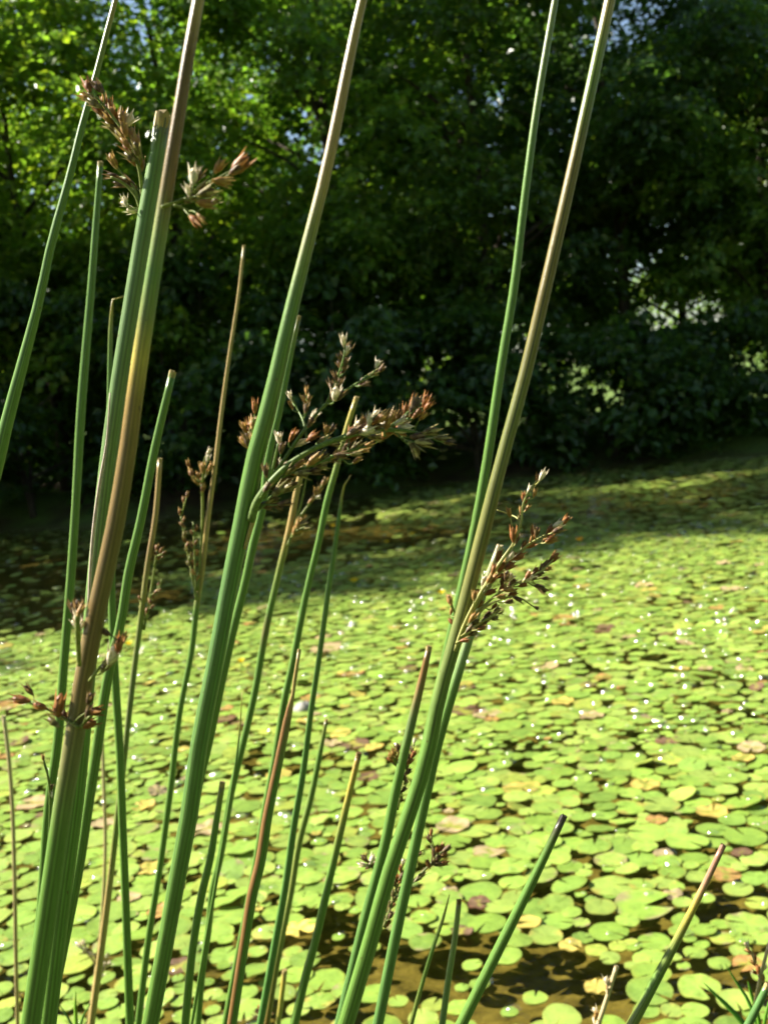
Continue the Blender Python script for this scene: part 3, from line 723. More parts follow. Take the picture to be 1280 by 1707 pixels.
def along(b, n, an, ln, kinds, spread=8, t0=0.0, t1=1.0, fan=25):
    """n florets strung along a polyline"""
    P = np.array([q[:2] for q in b], dtype=float); d = np.concatenate([[0], np.cumsum(np.linalg.norm(np.diff(P, axis=0), axis=1))])
    out = []
    for i in range(n):
        s = (t0 + (t1 - t0) * (i + random.random() * 0.8) / n) * d[-1]
        x, y = np.interp(s, d, P[:, 0]), np.interp(s, d, P[:, 1]); sg = 1 if i % 2 else -1
        nx_, ny_ = math.cos(R(an + 90)), -math.sin(R(an + 90)); e = sg * random.uniform(0.4, 1) * spread
        out.append((x + nx_ * e, y + ny_ * e, an + sg * fan, ln, kinds))
    return out
def sheath(rt, tr, col, dz=-0.002, name='dry_sheath'):
    root, Y, base = rt
    A = catmull([(*at(x, y, Y + dz), wd * Y / F_PX / 2) for x, y, wd in tr], 24)
    V, Q, T = tube(A[:, :3] - base, np.maximum(A[:, 3], 0.0001), 8)
    link(name, new_mesh(name, V, [Q, T], M_DRY, True, np.repeat([col], len(V), 0)), root)

TALL = 'tall rushes reaching above the picture'
# A, B: left edge
rush([(193, 0, 8), (172, 80, 9), (160, 128, 10), (137, 211, 11), (117, 293, 12), (86, 407, 14), (66, 500, 15), (41, 596, 18), (12, 705, 21), (-8, 790, 22), (-40, 905, 22)], [(0, TN), (60, GY), (200, GR), (800, GR)], 'slanting green rush crossing the upper left corner out of the left edge')
rush([(168, 272, 9), (160, 380, 11), (151, 500, 13), (144, 580, 14), (137, 667, 15), (125, 870, 14), (117, 985, 15), (108, 1094, 15), (95, 1250, 16), (84, 1326, 16), (70, 1500, 16), (52, 1707, 16)], [(270, GY), (300, GR), (1707, GR)], 'upright plain green rush with a cut tip just left of the thick rush pair', dy=0.04)
# the thick pair
s1 = rush([(271, 197, 25), (262, 260, 27), (243, 370, 29), (225, 480, 29), (207, 590, 29), (190, 700, 28), (166, 900, 28), (148, 1100, 28), (131, 1300, 28), (105, 1500, 29), (81, 1707, 29)],
     [(190, BR), (215, GY), (260, GR), (500, (0.12, 0.2, 0.07)), (900, (0.12, 0.2, 0.06)), (1300, GR)], 'thick green rush with a flat cut top and a flower head at its upper left', dy=0.012)
s2 = rush([(331, 0, 19), (313, 100, 20), (297, 200, 21), (281, 300, 23), (262, 420, 25), (243, 540, 27), (228, 640, 28), (215, 740, 29), (190, 890, 31), (166, 1000, 32), (146, 1100, 33), (128, 1210, 34), (106, 1340, 33), (78, 1530, 34), (52, 1707, 35)],
     [(0, TN), (80, BR), (300, BR), (380, GY), (470, GR), (530, GY), (600, YL), (680, (0.22, 0.14, 0.04)), (900, (0.16, 0.105, 0.035)), (1150, (0.16, 0.115, 0.045)), (1290, (0.15, 0.16, 0.06)), (1380, GR), (1707, GR)], 'thick brownish rush leaning against the cut green one, running out of the top')
sheath(s1, [(184, 655, 2), (178, 740, 4), (168, 800, 6), (158, 870, 6), (152, 940, 6), (148, 1010, 4)], PK, -0.006)
b1 = [(238, 338, 6), (232, 280, 6), (210, 225, 5), (185, 190, 4), (160, 160, 3)]
b2 = [(236, 345, 5), (222, 310, 4), (200, 285, 3), (185, 262, 3)]
b3 = [(235, 350, 6), (225, 325, 5), (205, 305, 5), (185, 295, 4)]
head(s1, [b1, b2, b3], along(b1, 22, 118, 40, 'rttro', 14, 0.35, 1.0, 16) + [(146, 138, 108, 42, 'r'), (140, 160, 150, 40, 't'), (160, 140, 125, 40, 'd'), (205, 190, 80, 40, 't'), (218, 195, 70, 38, 'p'), (186, 262, 120, 40, 't'),
     (182, 292, 170, 36, 'd'), (195, 305, 150, 36, 'd'), (210, 300, 140, 36, 'd'), (205, 338, 150, 30, 'p'), (216, 350, 170, 34, 'p'), (208, 330, 110, 26, 'p')], 'reddish brown flower head beside the cut stem', 0.004)  # last three pale florets: blown-out highlights put into floret colour
b1 = [(270, 345, 6), (290, 338, 6), (325, 322, 6), (352, 305, 5), (385, 285, 4)]
b2 = [(290, 342, 5), (312, 350, 4), (326, 362, 3)]
head(s2, [b1, b2], [(408, 268, 32, 54, 'r'), (370, 272, 55, 38, 't'), (378, 303, 5, 40, 't'), (323, 286, 88, 40, 'p'), (312, 312, 100, 30, 'p'), (333, 290, 70, 34, 'd'), (345, 308, 40, 40, 'o'), (352, 318, 25, 42, 'o'),
     (350, 340, 5, 46, 't'), (362, 334, 12, 30, 'o'), (330, 372, -52, 40, 'r'), (338, 366, -45, 30, 't'), (322, 328, 30, 36, 'o'), (396, 280, 25, 36, 'd')], None, -0.003)
b1 = [(132, 1212, 8), (112, 1200, 5), (85, 1185, 4), (45, 1170, 3)]
b2 = [(135, 1212, 7), (150, 1195, 5), (165, 1185, 3)]
b3 = [(133, 1110, 7), (131, 1075, 9), (130, 1045, 9), (130, 1025, 7)]
b4 = [(150, 1135, 6), (165, 1115, 5), (182, 1095, 5), (195, 1075, 4)]
head(s2, [b1, b2, b3, b4], [(28, 1165, 165, 44, 'r'), (45, 1146, 130, 30, 'd'), (62, 1175, 160, 36, 'r'), (101, 1165, 92, 58, 'r'), (93, 1185, 120, 40, 'r'), (85, 1200, 150, 36, 'o'), (108, 1190, 100, 40, 'd'), (152, 1160, 75, 34, 'd'), (165, 1185, 20, 42, 'r'), (155, 1205, 15, 46, 'r'), (150, 1180, 60, 36, 'd'),
     (122, 1010, 105, 38, 'd'), (138, 1012, 70, 34, 't'), (131, 1005, 90, 36, 'd'), (124, 1035, 120, 30, 'p'), (138, 1038, 60, 32, 'p'), (130, 1022, 90, 34, 'p'), (200, 1068, 68, 44, 'r'), (208, 1060, 72, 38, 't'), (190, 1085, 62, 46, 'p'), (183, 1100, 50, 44, 'o'), (172, 1052, 150, 26, 'd')], None, -0.004)
# U, V, W, X, Y, Z
rush([(288, 622, 12), (259, 745, 14), (233, 877, 15), (215, 954, 16), (203, 1032, 16), (180, 1130, 17), (162, 1250, 18), (150, 1327, 18), (133, 1440, 18), (110, 1560, 18), (80, 1707, 18)], [(620, GR), (1707, GR)], 'plain green rush with a cut tip right of the brownish thick rush')
rush([(209, 494, 2), (196, 489, 2.5), (189, 498, 3), (186, 530, 6), (184, 600, 8), (183, 700, 9), (184, 850, 10), (186, 930, 12), (187, 1000, 13), (192, 1125, 14), (200, 1250, 14), (205, 1380, 14), (209, 1480, 14), (217, 1707, 15)], [(490, TN), (500, YL), (540, GY), (600, GR)], 'green rush with a thin hooked yellow tip behind the thick pair', cut=False, dy=0.03)
w_ = rush([(267, 767, 8), (259, 865, 9), (247, 938, 9), (234, 1041, 10), (225, 1110, 10), (216, 1188, 10), (207, 1270, 10), (199, 1340, 11), (191, 1410, 11), (175, 1541, 12), (153, 1707, 12)], [(760, TN), (900, (0.3, 0.2, 0.09)), (1030, GY), (1150, (0.14, 0.17, 0.06)), (1400, GY), (1500, TN), (1707, TN)], 'thin tan cut rush with small branching brown flower head left of centre')
b1 = [(240, 1050, 5), (250, 1000, 5), (256, 960, 4), (262, 915, 3)]
b2 = [(246, 1030, 4), (240, 1015, 3), (233, 1000, 3)]; b3 = [(250, 990, 3), (265, 980, 3), (270, 965, 2)]; b4 = [(258, 945, 3), (252, 938, 2), (249, 932, 2)]
head(w_, [b1, b2, b3, b4], [(262, 910, 95, 16, 'c'), (270, 915, 60, 16, 'c'), (276, 920, 40, 14, 'c'), (258, 920, 120, 15, 'c'), (268, 928, 50, 15, 'c'), (249, 930, 140, 12, 'c'), (232, 995, 120, 14, 'c'), (234, 1012, 160, 14, 'c'), (266, 970, 70, 16, 'c'), (262, 985, 40, 16, 'c'), (256, 992, 80, 16, 'c'), (250, 1000, 110, 16, 'c'), (245, 1015, 90, 16, 'c'), (256, 1010, 50, 16, 'c'), (240, 1022, 130, 14, 'c'), (268, 983, 20, 12, 'c')])
x_ = rush([(171, 1225, 5), (174, 1320, 6), (176, 1400, 6), (172, 1510, 6), (163, 1600, 6), (148, 1707, 6)], [(1200, ST), (1707, TN)], 'thin dry straw stalk standing between green rushes at lower left', tipcol=ST)
b1 = [(166, 1620, 4), (155, 1600, 4), (145, 1588, 3), (132, 1578, 3)]; b2 = [(163, 1640, 3), (172, 1620, 3), (182, 1595, 3)]
head(x_, [b1, b2], [(130, 1574, 150, 22, 'p'), (138, 1570, 110, 22, 'p'), (143, 1580, 60, 22, 'p'), (150, 1590, 140, 22, 'p'), (180, 1590, 70, 20, 'p'), (176, 1605, 100, 20, 'p'), (184, 1606, 40, 18, 'p'), (170, 1625, 60, 22, 'p')], 'bleached dry flower head', 0, ST)
rush([(7, 1195, 7), (14, 1250, 7), (19, 1307, 7), (25, 1463, 7), (27, 1580, 7), (30, 1707, 7)], [(1190, ST), (1707, TN)], 'dry straw-coloured stalk at the far left edge', tipcol=ST)
z_ = rush([(407, 411, 5), (397, 499, 5.5), (384, 583, 6), (369, 692, 7), (359, 777, 7.5), (347, 865, 8), (337, 954, 9), (329, 1005, 10), (319, 1090, 10), (302, 1175, 10), (284, 1320, 11), (267, 1445, 11), (247, 1572, 12), (231, 1707, 12)], [(400, TN), (700, (0.36, 0.27, 0.11)), (900, TN), (985, (0.25, 0.2, 0.08)), (1020, GR), (1707, GR)], 'long thin rush, tan above and green below, left of the central thick rush')
b1 = [(328, 1000, 6), (321, 960, 5), (310, 905, 4), (302, 860, 3)]; b2 = [(330, 985, 4), (336, 900, 4), (338, 840, 5), (337, 805, 4)]; b3 = [(327, 985, 4), (325, 930, 3), (322, 870, 3)]
head(z_, [b1, b2, b3], along(b1, 9, 95, 17, 'co', 5, 0.35, 1, 30) + along(b3, 9, 88, 17, 'ct', 6, 0.15, 1, 30) + [(313, 770, 110, 20, 'c'), (318, 785, 120, 22, 'c'), (330, 790, 100, 24, 't'), (338, 775, 85, 24, 't'), (347, 760, 80, 22, 'p'), (350, 750, 60, 18, 'p'), (345, 785, 65, 24, 't'), (336, 800, 95, 24, 't'), (325, 800, 125, 22, 't'), (340, 810, 70, 22, 'c'), (353, 775, 55, 18, 't'),
     (306, 830, 95, 18, 'c'), (313, 822, 80, 18, 'c'), (300, 850, 100, 16, 'c')], 'small brown two-part flower head', -0.004)
# central thick rush with the largest head
s3 = rush([(604, 0, 15), (588, 70, 16), (570, 160, 18), (545, 280, 19), (515, 400, 21), (485, 520, 24), (449, 676, 28), (424, 770, 31), (406, 864, 31), (394, 920, 30), (378, 1001, 29), (360, 1100, 29), (333, 1237, 30), (315, 1362, 31), (299, 1447, 30), (270, 1607, 29), (251, 1707, 29)],
     [(0, TN), (150, (0.33, 0.22, 0.1)), (300, TN), (400, GY), (520, (0.10, 0.2, 0.04)), (800, GR), (1000, GB), (1707, GR)], 'tall thick central rush carrying the largest brown flower head')
bm = [(418, 868, 16), (428, 838, 14), (450, 806, 12), (485, 772, 10), (530, 745, 9), (575, 728, 9), (620, 718, 8), (660, 716, 6), (700, 722, 4)]
bs = [(438, 820, 8), (470, 772, 6), (505, 720, 6), (545, 672, 5), (585, 645, 4), (615, 628, 4)]
bu = [(545, 672, 5), (560, 635, 4), (572, 600, 3), (576, 575, 2)]
b3 = [(512, 730, 4), (505, 700, 4), (495, 680, 3), (487, 662, 3)]; b4 = [(506, 700, 3), (508, 675, 3), (510, 655, 3)]
b5 = [(445, 815, 6), (480, 790, 5), (530, 772, 4), (580, 752, 4), (610, 745, 3)]; b6 = [(430, 850, 6), (455, 830, 5), (480, 815, 3)]
b7 = [(640, 718, 4), (665, 700, 4), (690, 680, 3), (712, 668, 3)]; b8 = [(580, 728, 4), (610, 705, 4), (640, 685, 3)]; b9 = [(440, 830, 6), (455, 780, 5), (464, 740, 4)]; b10 = [(655, 717, 4), (680, 740, 3), (695, 752, 2)]
hd = along(bm, 7, 10, 34, 'dodt', 16, 0.45, 0.95, 14) + along(bu, 9, 88, 28, 'pdd', 8, 0.2, 1.0, 22) + along(b5, 16, 22, 34, 'tdo', 11, 0.1, 1, 20) + along(b7, 15, 62, 34, 'trdr', 12, 0, 1, 16) + along(b8, 11, 55, 34, 'trp', 9, 0.1, 1, 18)
hd += [(572, 562, 92, 28, 'p'), (578, 580, 80, 24, 'p'), (560, 650, 75, 34, 'p'), (570, 655, 55, 30, 'd'), (630, 603, 75, 26, 'p'), (638, 612, 40, 24, 'd'), (625, 622, 20, 24, 'o'), (605, 635, 60, 22, 'd'), (612, 640, 10, 22, 'd'),
       (711, 662, 62, 36, 'r'), (708, 690, 50, 28, 't'), (692, 668, 65, 34, 'r'), (725, 718, 5, 40, 'o'), (742, 732, -8, 40, 'o'), (752, 738, -5, 26, 'd'), (715, 738, -10, 40, 'o'), (695, 752, -50, 36, 'o'), (702, 728, 0, 40, 'd'), (680, 712, 20, 44, 'p'), (672, 700, 40, 40, 'p'), (655, 690, 70, 36, 't'), (650, 708, 15, 46, 'p'), (620, 715, 12, 44, 'p'),
       (482, 656, 105, 26, 'p'), (484, 672, 120, 22, 't'), (511, 648, 88, 22, 't'), (505, 662, 110, 24, 't'), (516, 662, 65, 24, 't'), (511, 676, 90, 22, 'd'), (526, 690, 62, 32, 'p'), (520, 700, 55, 30, 'd'), (545, 712, 80, 28, 't'), (556, 712, 60, 28, 'd'), (464, 725, 92, 36, 'p'), (470, 742, 75, 30, 'd'), (460, 765, 85, 34, 'd'), (470, 770, 55, 30, 'p'), (442, 780, 100, 30, 'd'),
       (490, 722, 55, 32, 'r'), (505, 735, 40, 30, 'p'), (525, 725, 30, 32, 'r'), (448, 808, 50, 30, 'd'), (470, 812, 35, 40, 'o'), (490, 808, 30, 44, 'o'), (460, 832, 25, 40, 'o'), (480, 838, 5, 36, 'd'), (452, 842, -5, 40, 'd'), (440, 818, 45, 32, 'p'), (468, 845, -15, 30, 'd'), (610, 750, 15, 28, 't'), (598, 765, 30, 26, 't'), (618, 740, 35, 26, 't'), (530, 785, 0, 36, 'd'), (510, 790, -5, 40, 'o')]
head(s3, [bm, bs, bu, b3, b4, b5, b6, b7, b8, b9, b10], hd, 'large drooping brown flower head', -0.002, (0.16, 0.24, 0.06), 0.008)
b1 = [(428, 770, 6), (422, 745, 4), (415, 720, 3)]
head(s3, [b1], [(425, 672, 88, 34, 'r'), (406, 708, 115, 34, 't'), (418, 706, 95, 38, 'r'), (404, 732, 130, 36, 't'), (412, 728, 110, 34, 'd'), (422, 700, 80, 34, 't'), (424, 730, 90, 36, 't')], 'small brown side cluster left of the stem', 0.008)
sheath(s3, [(428, 830, 5), (424, 862, 8), (417, 885, 7), (408, 915, 5)], (0.40, 0.30, 0.10), -0.002, 'leaf_sheath')
rush([(498, 529, 8), (483, 598, 10), (464, 692, 12), (447, 764, 13), (437, 850, 14), (424, 900, 14), (409, 970, 14), (390, 1045, 15), (373, 1120, 15), (347, 1245, 14), (324, 1340, 14), (307, 1430, 14), (280, 1560, 14), (256, 1707, 14)], [(520, BR), (545, GY), (600, GR), (1707, GR)], 'narrower green rush close behind the central thick one, cut brown tip')
aa = rush([(506, 775, 9), (499, 800, 10), (483, 880, 11), (465, 954, 11), (443, 1052, 12), (424, 1159, 12), (406, 1237, 12), (387, 1316, 12), (365, 1441, 12), (356, 1477, 12), (348, 1547, 12), (338, 1618, 12), (330, 1707, 12)], [(770, TN), (890, TN), (940, GY), (1020, GR), (1045, (0.16, 0.13, 0.05)), (1090, GR), (1707, GR)], 'rush with tan top and a small side flower head right of the central one', tipcol=TN)
b1 = [(480, 910, 5), (490, 880, 5), (505, 855, 4), (522, 832, 3), (540, 805, 2)]; b2 = [(486, 892, 4), (500, 882, 3), (510, 878, 2)]; b3 = [(492, 875, 4), (503, 835, 4), (511, 795, 3)]
head(aa, [b1, b2, b3], [(543, 800, 60, 24, 't'), (534, 812, 65, 24, 't'), (526, 818, 90, 22, 't'), (532, 828, 10, 18, 'p'), (522, 830, 50, 22, 't'), (510, 872, 20, 28, 'o'), (514, 880, 10, 28, 'o'), (504, 882, 35, 28, 't'), (498, 868, 65, 26, 't'), (505, 862, 50, 22, 't'), (500, 888, 15, 24, 'o'), (492, 880, 75, 22, 't')], None, -0.003)
rush([(371, 1306, 10), (362, 1362, 11), (351, 1430, 13), (337, 1489, 14), (323, 1571, 14), (309, 1707, 15)], [(1300, BR), (1325, GY), (1360, GR), (1707, GR)], 'short green rush stub with a brown end in front of the tan-topped rush')
rush([(499, 1084, 6), (490, 1144, 7), (485, 1176, 8), (482, 1184, 13), (478, 1205, 14), (465, 1269, 15), (446, 1362, 17), (432, 1447, 18), (424, 1477, 18), (408, 1571, 17), (387, 1707, 17)], [(1080, TN), (1175, TN), (1200, (0.22, 0.16, 0.07)), (1300, GR), (1707, GR)], 'broken rush wrapped in a reddish brown dead sheath along its left side', two=(1180, 1990, (0.19, 0.10, 0.035), 1))
rush([(594, 664, 8), (580, 707, 9), (561, 779, 10), (546, 832, 11), (531, 905, 11), (515, 970, 11), (498, 1052, 12), (487, 1110, 12), (477, 1153, 12), (459, 1262, 13), (442, 1350, 13), (425, 1450, 13), (400, 1580, 13), (376, 1707, 13)], [(660, YL), (760, GY), (830, GR), (1707, GR)], 'slender rush with a yellowish cut tip passing behind the largest flower head')
rush([(585, 792, 1.5), (575, 806, 3), (567, 848, 6), (558, 914, 8), (548, 980, 9), (533, 1090, 9.5), (518, 1190, 10), (506, 1284, 11), (490, 1378, 12), (477, 1470, 12.5), (459, 1571, 13), (434, 1707, 13)], [(790, TN), (810, YL), (850, GR), (1707, (0.08, 0.2, 0.05))], 'slender green rush ending in a fine pointed tip right of centre', cut=False)
rush([(544, 1201, 6), (534, 1253, 9), (518, 1331, 11), (500, 1400, 11), (485, 1489, 11), (471, 1559, 11), (462, 1606, 11), (445, 1707, 11)], [(1195, BR), (1215, GY), (1260, GR), (1450, GY), (1560, GY), (1707, BR)], 'green stub with a brown pinched end beside the fine pointed rush')
rush([(598, 1258, 10), (584, 1316, 11), (568, 1384, 13), (554, 1445, 13), (544, 1489, 14), (525, 1571, 14), (509, 1630, 15), (491, 1707, 15)], [(1250, BR), (1275, (0.42, 0.28, 0.08)), (1300, YL), (1380, GY), (1450, GR), (1707, GR)], 'cut rush with a yellow upper end and brown tip, right of the broken rush', tipcol=BR)
hh_ = rush([(475, 1619, 9), (470, 1660, 9), (464, 1707, 9)], [(1610, TN), (1640, YL), (1707, GY)], 'very short yellow-green stub at the bottom edge')
b1 = [(458, 1715, 4), (445, 1700, 4), (432, 1690, 3)]
head(hh_, [b1], [(428, 1684, 120, 24, 'd'), (425, 1696, 150, 24, 'd'), (434, 1678, 90, 22, 'r'), (450, 1690, 60, 22, 't'), (440, 1700, 100, 24, 'd')])
rush([(404, 1155, 1), (401, 1200, 2.5), (396, 1252, 4), (386, 1320, 5), (366, 1440, 6), (338, 1600, 6), (320, 1707, 6)], [(1150, YL), (1250, GR), (1707, GR)], 'very thin pointed green blade beside the tan-topped rush', cut=False, Y=0.62)
# the right-hand pair and its neighbours
s4 = rush([(1016, 0, 18), (987, 135, 19), (956, 275, 20), (910, 475, 21), (874, 628, 22), (838, 760, 22), (808, 877, 24), (778, 994, 24), (761, 1058, 24), (733, 1157, 24), (708, 1274, 26), (688, 1338, 26), (646, 1463, 26), (620, 1557, 26), (576, 1707, 28)],
     [(0, (0.34, 0.25, 0.11)), (60, GY), (160, (0.11, 0.17, 0.035)), (250, (0.15, 0.12, 0.03)), (500, (0.15, 0.12, 0.03)), (700, (0.13, 0.15, 0.04)), (950, (0.15, 0.15, 0.04)), (1080, (0.14, 0.18, 0.05)), (1250, GR), (1707, GR)], 'tall brownish green rush right of centre with a large flower head on its right')
rush([(925, 0, 11), (895, 175, 12), (873, 340, 13), (857, 475, 14), (836, 605, 15), (813, 760, 16), (792, 877, 16), (772, 970, 16), (751, 1060, 16), (735, 1130, 16), (714, 1220, 16), (697, 1300, 16), (679, 1370, 16), (652, 1465, 16), (626, 1560, 16), (583, 1707, 16)], [(0, (0.2, 0.24, 0.1)), (300, GR), (1707, GR)], 'tall slim green rush just left of the brownish one at right')
rush([(832, 912, 11), (806, 985, 14), (778, 1075, 16), (753, 1157, 17), (730, 1239, 17), (709, 1330, 18), (687, 1432, 19), (660, 1557, 19), (630, 1707, 19)], [(905, ST), (940, (0.3, 0.32, 0.16)), (1060, (0.22, 0.3, 0.14)), (1160, GR), (1707, GB)], 'pale cut rush directly right of the brownish tall one, behind its flower head', tipcol=ST)
bm = [(758, 1085, 7), (770, 1050, 6), (800, 990, 6), (832, 940, 6), (855, 905, 5), (868, 870, 4), (872, 838, 4), (884, 815, 3), (895, 800, 2)]
b2 = [(768, 1060, 6), (800, 1000, 5), (840, 945, 5), (885, 905, 4), (915, 888, 3), (938, 872, 2)]; b3 = [(785, 1030, 5), (830, 990, 4), (875, 965, 3), (905, 950, 3), (922, 932, 2)]; b4 = [(780, 1040, 4), (820, 1005, 4), (860, 995, 3), (892, 1013, 2)]
b5 = [(868, 878, 4), (862, 864, 3), (850, 858, 3), (828, 850, 2)]; b6 = [(762, 1075, 5), (785, 1050, 4), (815, 1030, 3), (838, 1018, 2)]; b7 = [(855, 905, 4), (856, 890, 3), (854, 880, 3)]
hd = along(b2, 13, 45, 28, 'rtrd', 9, 0.35, 1, 14) + along(b3, 10, 30, 26, 'trd', 8, 0.35, 1, 18) + along(b6, 8, 25, 24, 'dro', 8, 0.2, 1, 14) + along(bm, 11, 62, 28, 'tpr', 10, 0.2, 0.62, 14)
hd += [(906, 788, 58, 28, 'p'), (896, 795, 78, 26, 'r'), (892, 818, 70, 22, 't'), (884, 812, 60, 22, 'p'), (872, 825, 100, 26, 'r'), (877, 832, 70, 22, 'r'), (868, 848, 95, 20, 't'), (880, 845, 50, 18, 't'), (847, 850, 115, 26, 't'), (866, 860, 80, 18, 'o'), (855, 885, 98, 34, 'r'), (862, 892, 70, 28, 'd'), (888, 880, 85, 24, 'r'), (895, 882, 75, 24, 'd'),
       (944, 864, 55, 26, 'r'), (934, 872, 35, 26, 'p'), (918, 878, 60, 24, 'd'), (925, 900, 20, 24, 't'), (912, 898, 35, 22, 't'), (926, 926, 55, 28, 'r'), (905, 942, 60, 26, 'd'), (903, 955, 30, 24, 'd'), (885, 962, 20, 28, 'p'), (912, 964, 5, 22, 'd'), (906, 984, -30, 30, 'd'), (900, 978, -10, 24, 'd'), (896, 1014, -25, 20, 'd'), (858, 988, 25, 30, 'r'), (866, 1000, -20, 24, 'd'), (852, 1002, 10, 26, 'd'), (845, 955, 75, 30, 'd'), (852, 960, 60, 26, 'p'), (838, 965, 80, 24, 'd'),
       (812, 1032, 20, 26, 'd'), (800, 1046, 25, 24, 'o'), (835, 1020, 15, 20, 'd'), (826, 1008, 35, 24, 'r'), (796, 985, 80, 30, 'r'), (790, 1010, 75, 26, 'p'), (806, 1046, 15, 24, 'r')]
head(s4, [bm, b2, b3, b4, b5, b6, b7], hd, 'large upright reddish brown flower head', -0.002, (0.42, 0.42, 0.14), 0.007)
b1 = [(765, 1050, 5), (757, 1020, 3), (750, 1000, 3)]
head(s4, [b1], [(748, 995, 110, 26, 't'), (753, 1015, 80, 20, 't'), (750, 1034, 130, 22, 'r'), (756, 1040, 100, 20, 'd')], 'few florets left of the stem', 0.008)
s7 = rush([(715, 1080, 10), (703, 1134, 13), (689, 1192, 15), (672, 1263, 16), (658, 1325, 17), (643, 1401, 18), (627, 1463, 18), (606, 1541, 18), (587, 1620, 18), (566, 1707, 18)], [(1075, BR), (1130, (0.24, 0.13, 0.05)), (1200, (0.12, 0.17, 0.06)), (1280, GR), (1707, GB)], 'cut rush with a reddish brown top just left of the tall right-hand rushes')
b1 = [(672, 1300, 5), (664, 1275, 4), (655, 1262, 3)]; b2 = [(662, 1350, 5), (672, 1310, 4), (682, 1270, 3), (690, 1240, 3)]
head(s7, [b1, b2], [(650, 1258, 125, 24, 't'), (648, 1264, 145, 22, 'r'), (656, 1250, 105, 24, 't'), (662, 1242, 90, 24, 'd'), (664, 1258, 85, 26, 't'), (656, 1266, 120, 24, 'd')] + along(b2, 12, 78, 22, 'ddr', 6, 0.15, 1, 24) + [(691, 1232, 75, 18, 'p')], None, 0.006)
b1 = [(640, 1545, 6), (655, 1500, 5), (668, 1455, 4), (672, 1435, 3)]; b2 = [(655, 1500, 5), (690, 1468, 5), (708, 1450, 4), (725, 1432, 3)]; b3 = [(650, 1480, 4), (630, 1450, 3), (612, 1440, 3)]; b4 = [(718, 1440, 3), (722, 1410, 2), (718, 1395, 2)]
head(s7, [b1, b2, b3, b4], along(b1, 14, 76, 22, 'dro', 6, 0.05, 0.95, 24) + [(605, 1428, 130, 22, 'd'), (600, 1440, 170, 24, 'p'), (612, 1446, 200, 20, 'd'), (622, 1428, 70, 24, 'p'), (626, 1438, 20, 22, 'd'), (617, 1436, 110, 22, 'd'), (715, 1394, 110, 24, 'd'), (719, 1384, 80, 20, 'r'), (700, 1422, 20, 20, 'd'), (722, 1418, 95, 24, 'd'), (730, 1412, 80, 26, 'r'), (738, 1410, 60, 26, 'r'), (748, 1412, 35, 28, 'd'), (742, 1422, 25, 26, 'r'), (732, 1428, 60, 24, 'd'), (744, 1438, 10, 26, 'r'), (733, 1440, 5, 22, 'd'), (724, 1434, 70, 22, 'd'), (712, 1436, 110, 22, 'r'), (706, 1455, 50, 22, 'd'), (700, 1462, 40, 22, 'o'), (672, 1434, 85, 20, 'p')], 'dark brown flower head low down', 0.012, (0.2, 0.22, 0.07), 0.004)
# cut stems to the right
ii = rush([(938, 1363, 12), (918, 1405, 14), (857, 1530, 18), (812, 1620, 19), (769, 1707, 20)], [(1360, (0.05, 0.04, 0.03)), (1392, (0.08, 0.09, 0.04)), (1408, GR), (1412, (0.1, 0.06, 0.04)), (1418, GR), (1527, GR), (1532, (0.12, 0.08, 0.05)), (1537, GR), (1707, GR)], 'strongly slanting green rush stub with a blackened cut tip', tipcol=(0.06, 0.05, 0.04))
rush([(765, 1502, 9), (759, 1557, 10), (749, 1620, 11), (737, 1707, 12)], [(1495, BR), (1520, (0.2, 0.26, 0.09)), (1707, (0.12, 0.21, 0.07))], 'short pale green stub near the bottom, left of the slanting dark-tipped rush', tipcol=BR, Y=0.62)
rush([(749, 1491, 1.5), (740, 1526, 5), (721, 1582, 7), (702, 1645, 8), (685, 1707, 9)], [(1490, YL), (1530, GY), (1580, GR), (1707, GY)], 'thin pointed blade with yellow tip beside the short pale green stub', cut=False, Y=0.60)
rush([(1204, 1411, 10), (1180, 1462, 11), (1124, 1574, 15), (1053, 1707, 19)], [(1405, (0.3, 0.14, 0.09)), (1470, (0.36, 0.2, 0.13)), (1510, YL), (1570, GY), (1640, GR), (1707, GY)], 'slanting cut rush at right with a pinkish brown tip', tipcol=(0.3, 0.16, 0.1))
mm_ = rush([(1027, 1612, 8), (1013, 1658, 8), (997, 1707, 9)], [(1600, ST), (1707, ST)], 'short bleached straw stub at the bottom right of centre', tipcol=ST, Y=0.7)
b1 = [(1012, 1665, 4), (1012, 1645, 3), (1010, 1630, 2)]; b2 = [(1003, 1700, 4), (992, 1690, 3), (988, 1680, 3)]
head(mm_, [b1, b2], [(1010, 1632, 100, 24, 'p'), (1013, 1640, 60, 20, 't'), (990, 1682, 120, 22, 'p'), (994, 1690, 80, 22, 't'), (990, 1698, 100, 24, 'p')], None, 0, ST)
nn_ = rush([(1279, 1642, 12), (1263, 1675, 13), (1247, 1707, 14)], [(1640, GB), (1707, GB)], 'bluish green rush end in the bottom right corner', cut=True, Y=0.6)
dd_ = rush([(1285, 1560, 6), (1274, 1600, 6), (1264, 1640, 6), (1256, 1680, 6), (1250, 1707, 6)], [(1600, ST), (1707, TN)], 'dry reddish straw stalk with withered flowers at the right edge', Y=0.66)
b1 = [(1266, 1632, 4), (1256, 1600, 4), (1246, 1580, 3), (1240, 1572, 3)]
head(dd_, [b1], along(b1, 7, 120, 20, 'tpr', 6, 0, 1, 25) + [(1275, 1610, 80, 22, 'p'), (1268, 1650, 70, 20, 't'), (1262, 1668, 110, 22, 't')], 'withered flower head', 0, ST)
jj_ = rush([(72, 1262, 3), (80, 1290, 4), (84, 1330, 4), (82, 1400, 4), (74, 1520, 5), (60, 1707, 5)], [(1260, GY), (1400, GR)], 'thin green stalk with two tiny brown buds left of the thick pair', cut=False, Y=0.5)
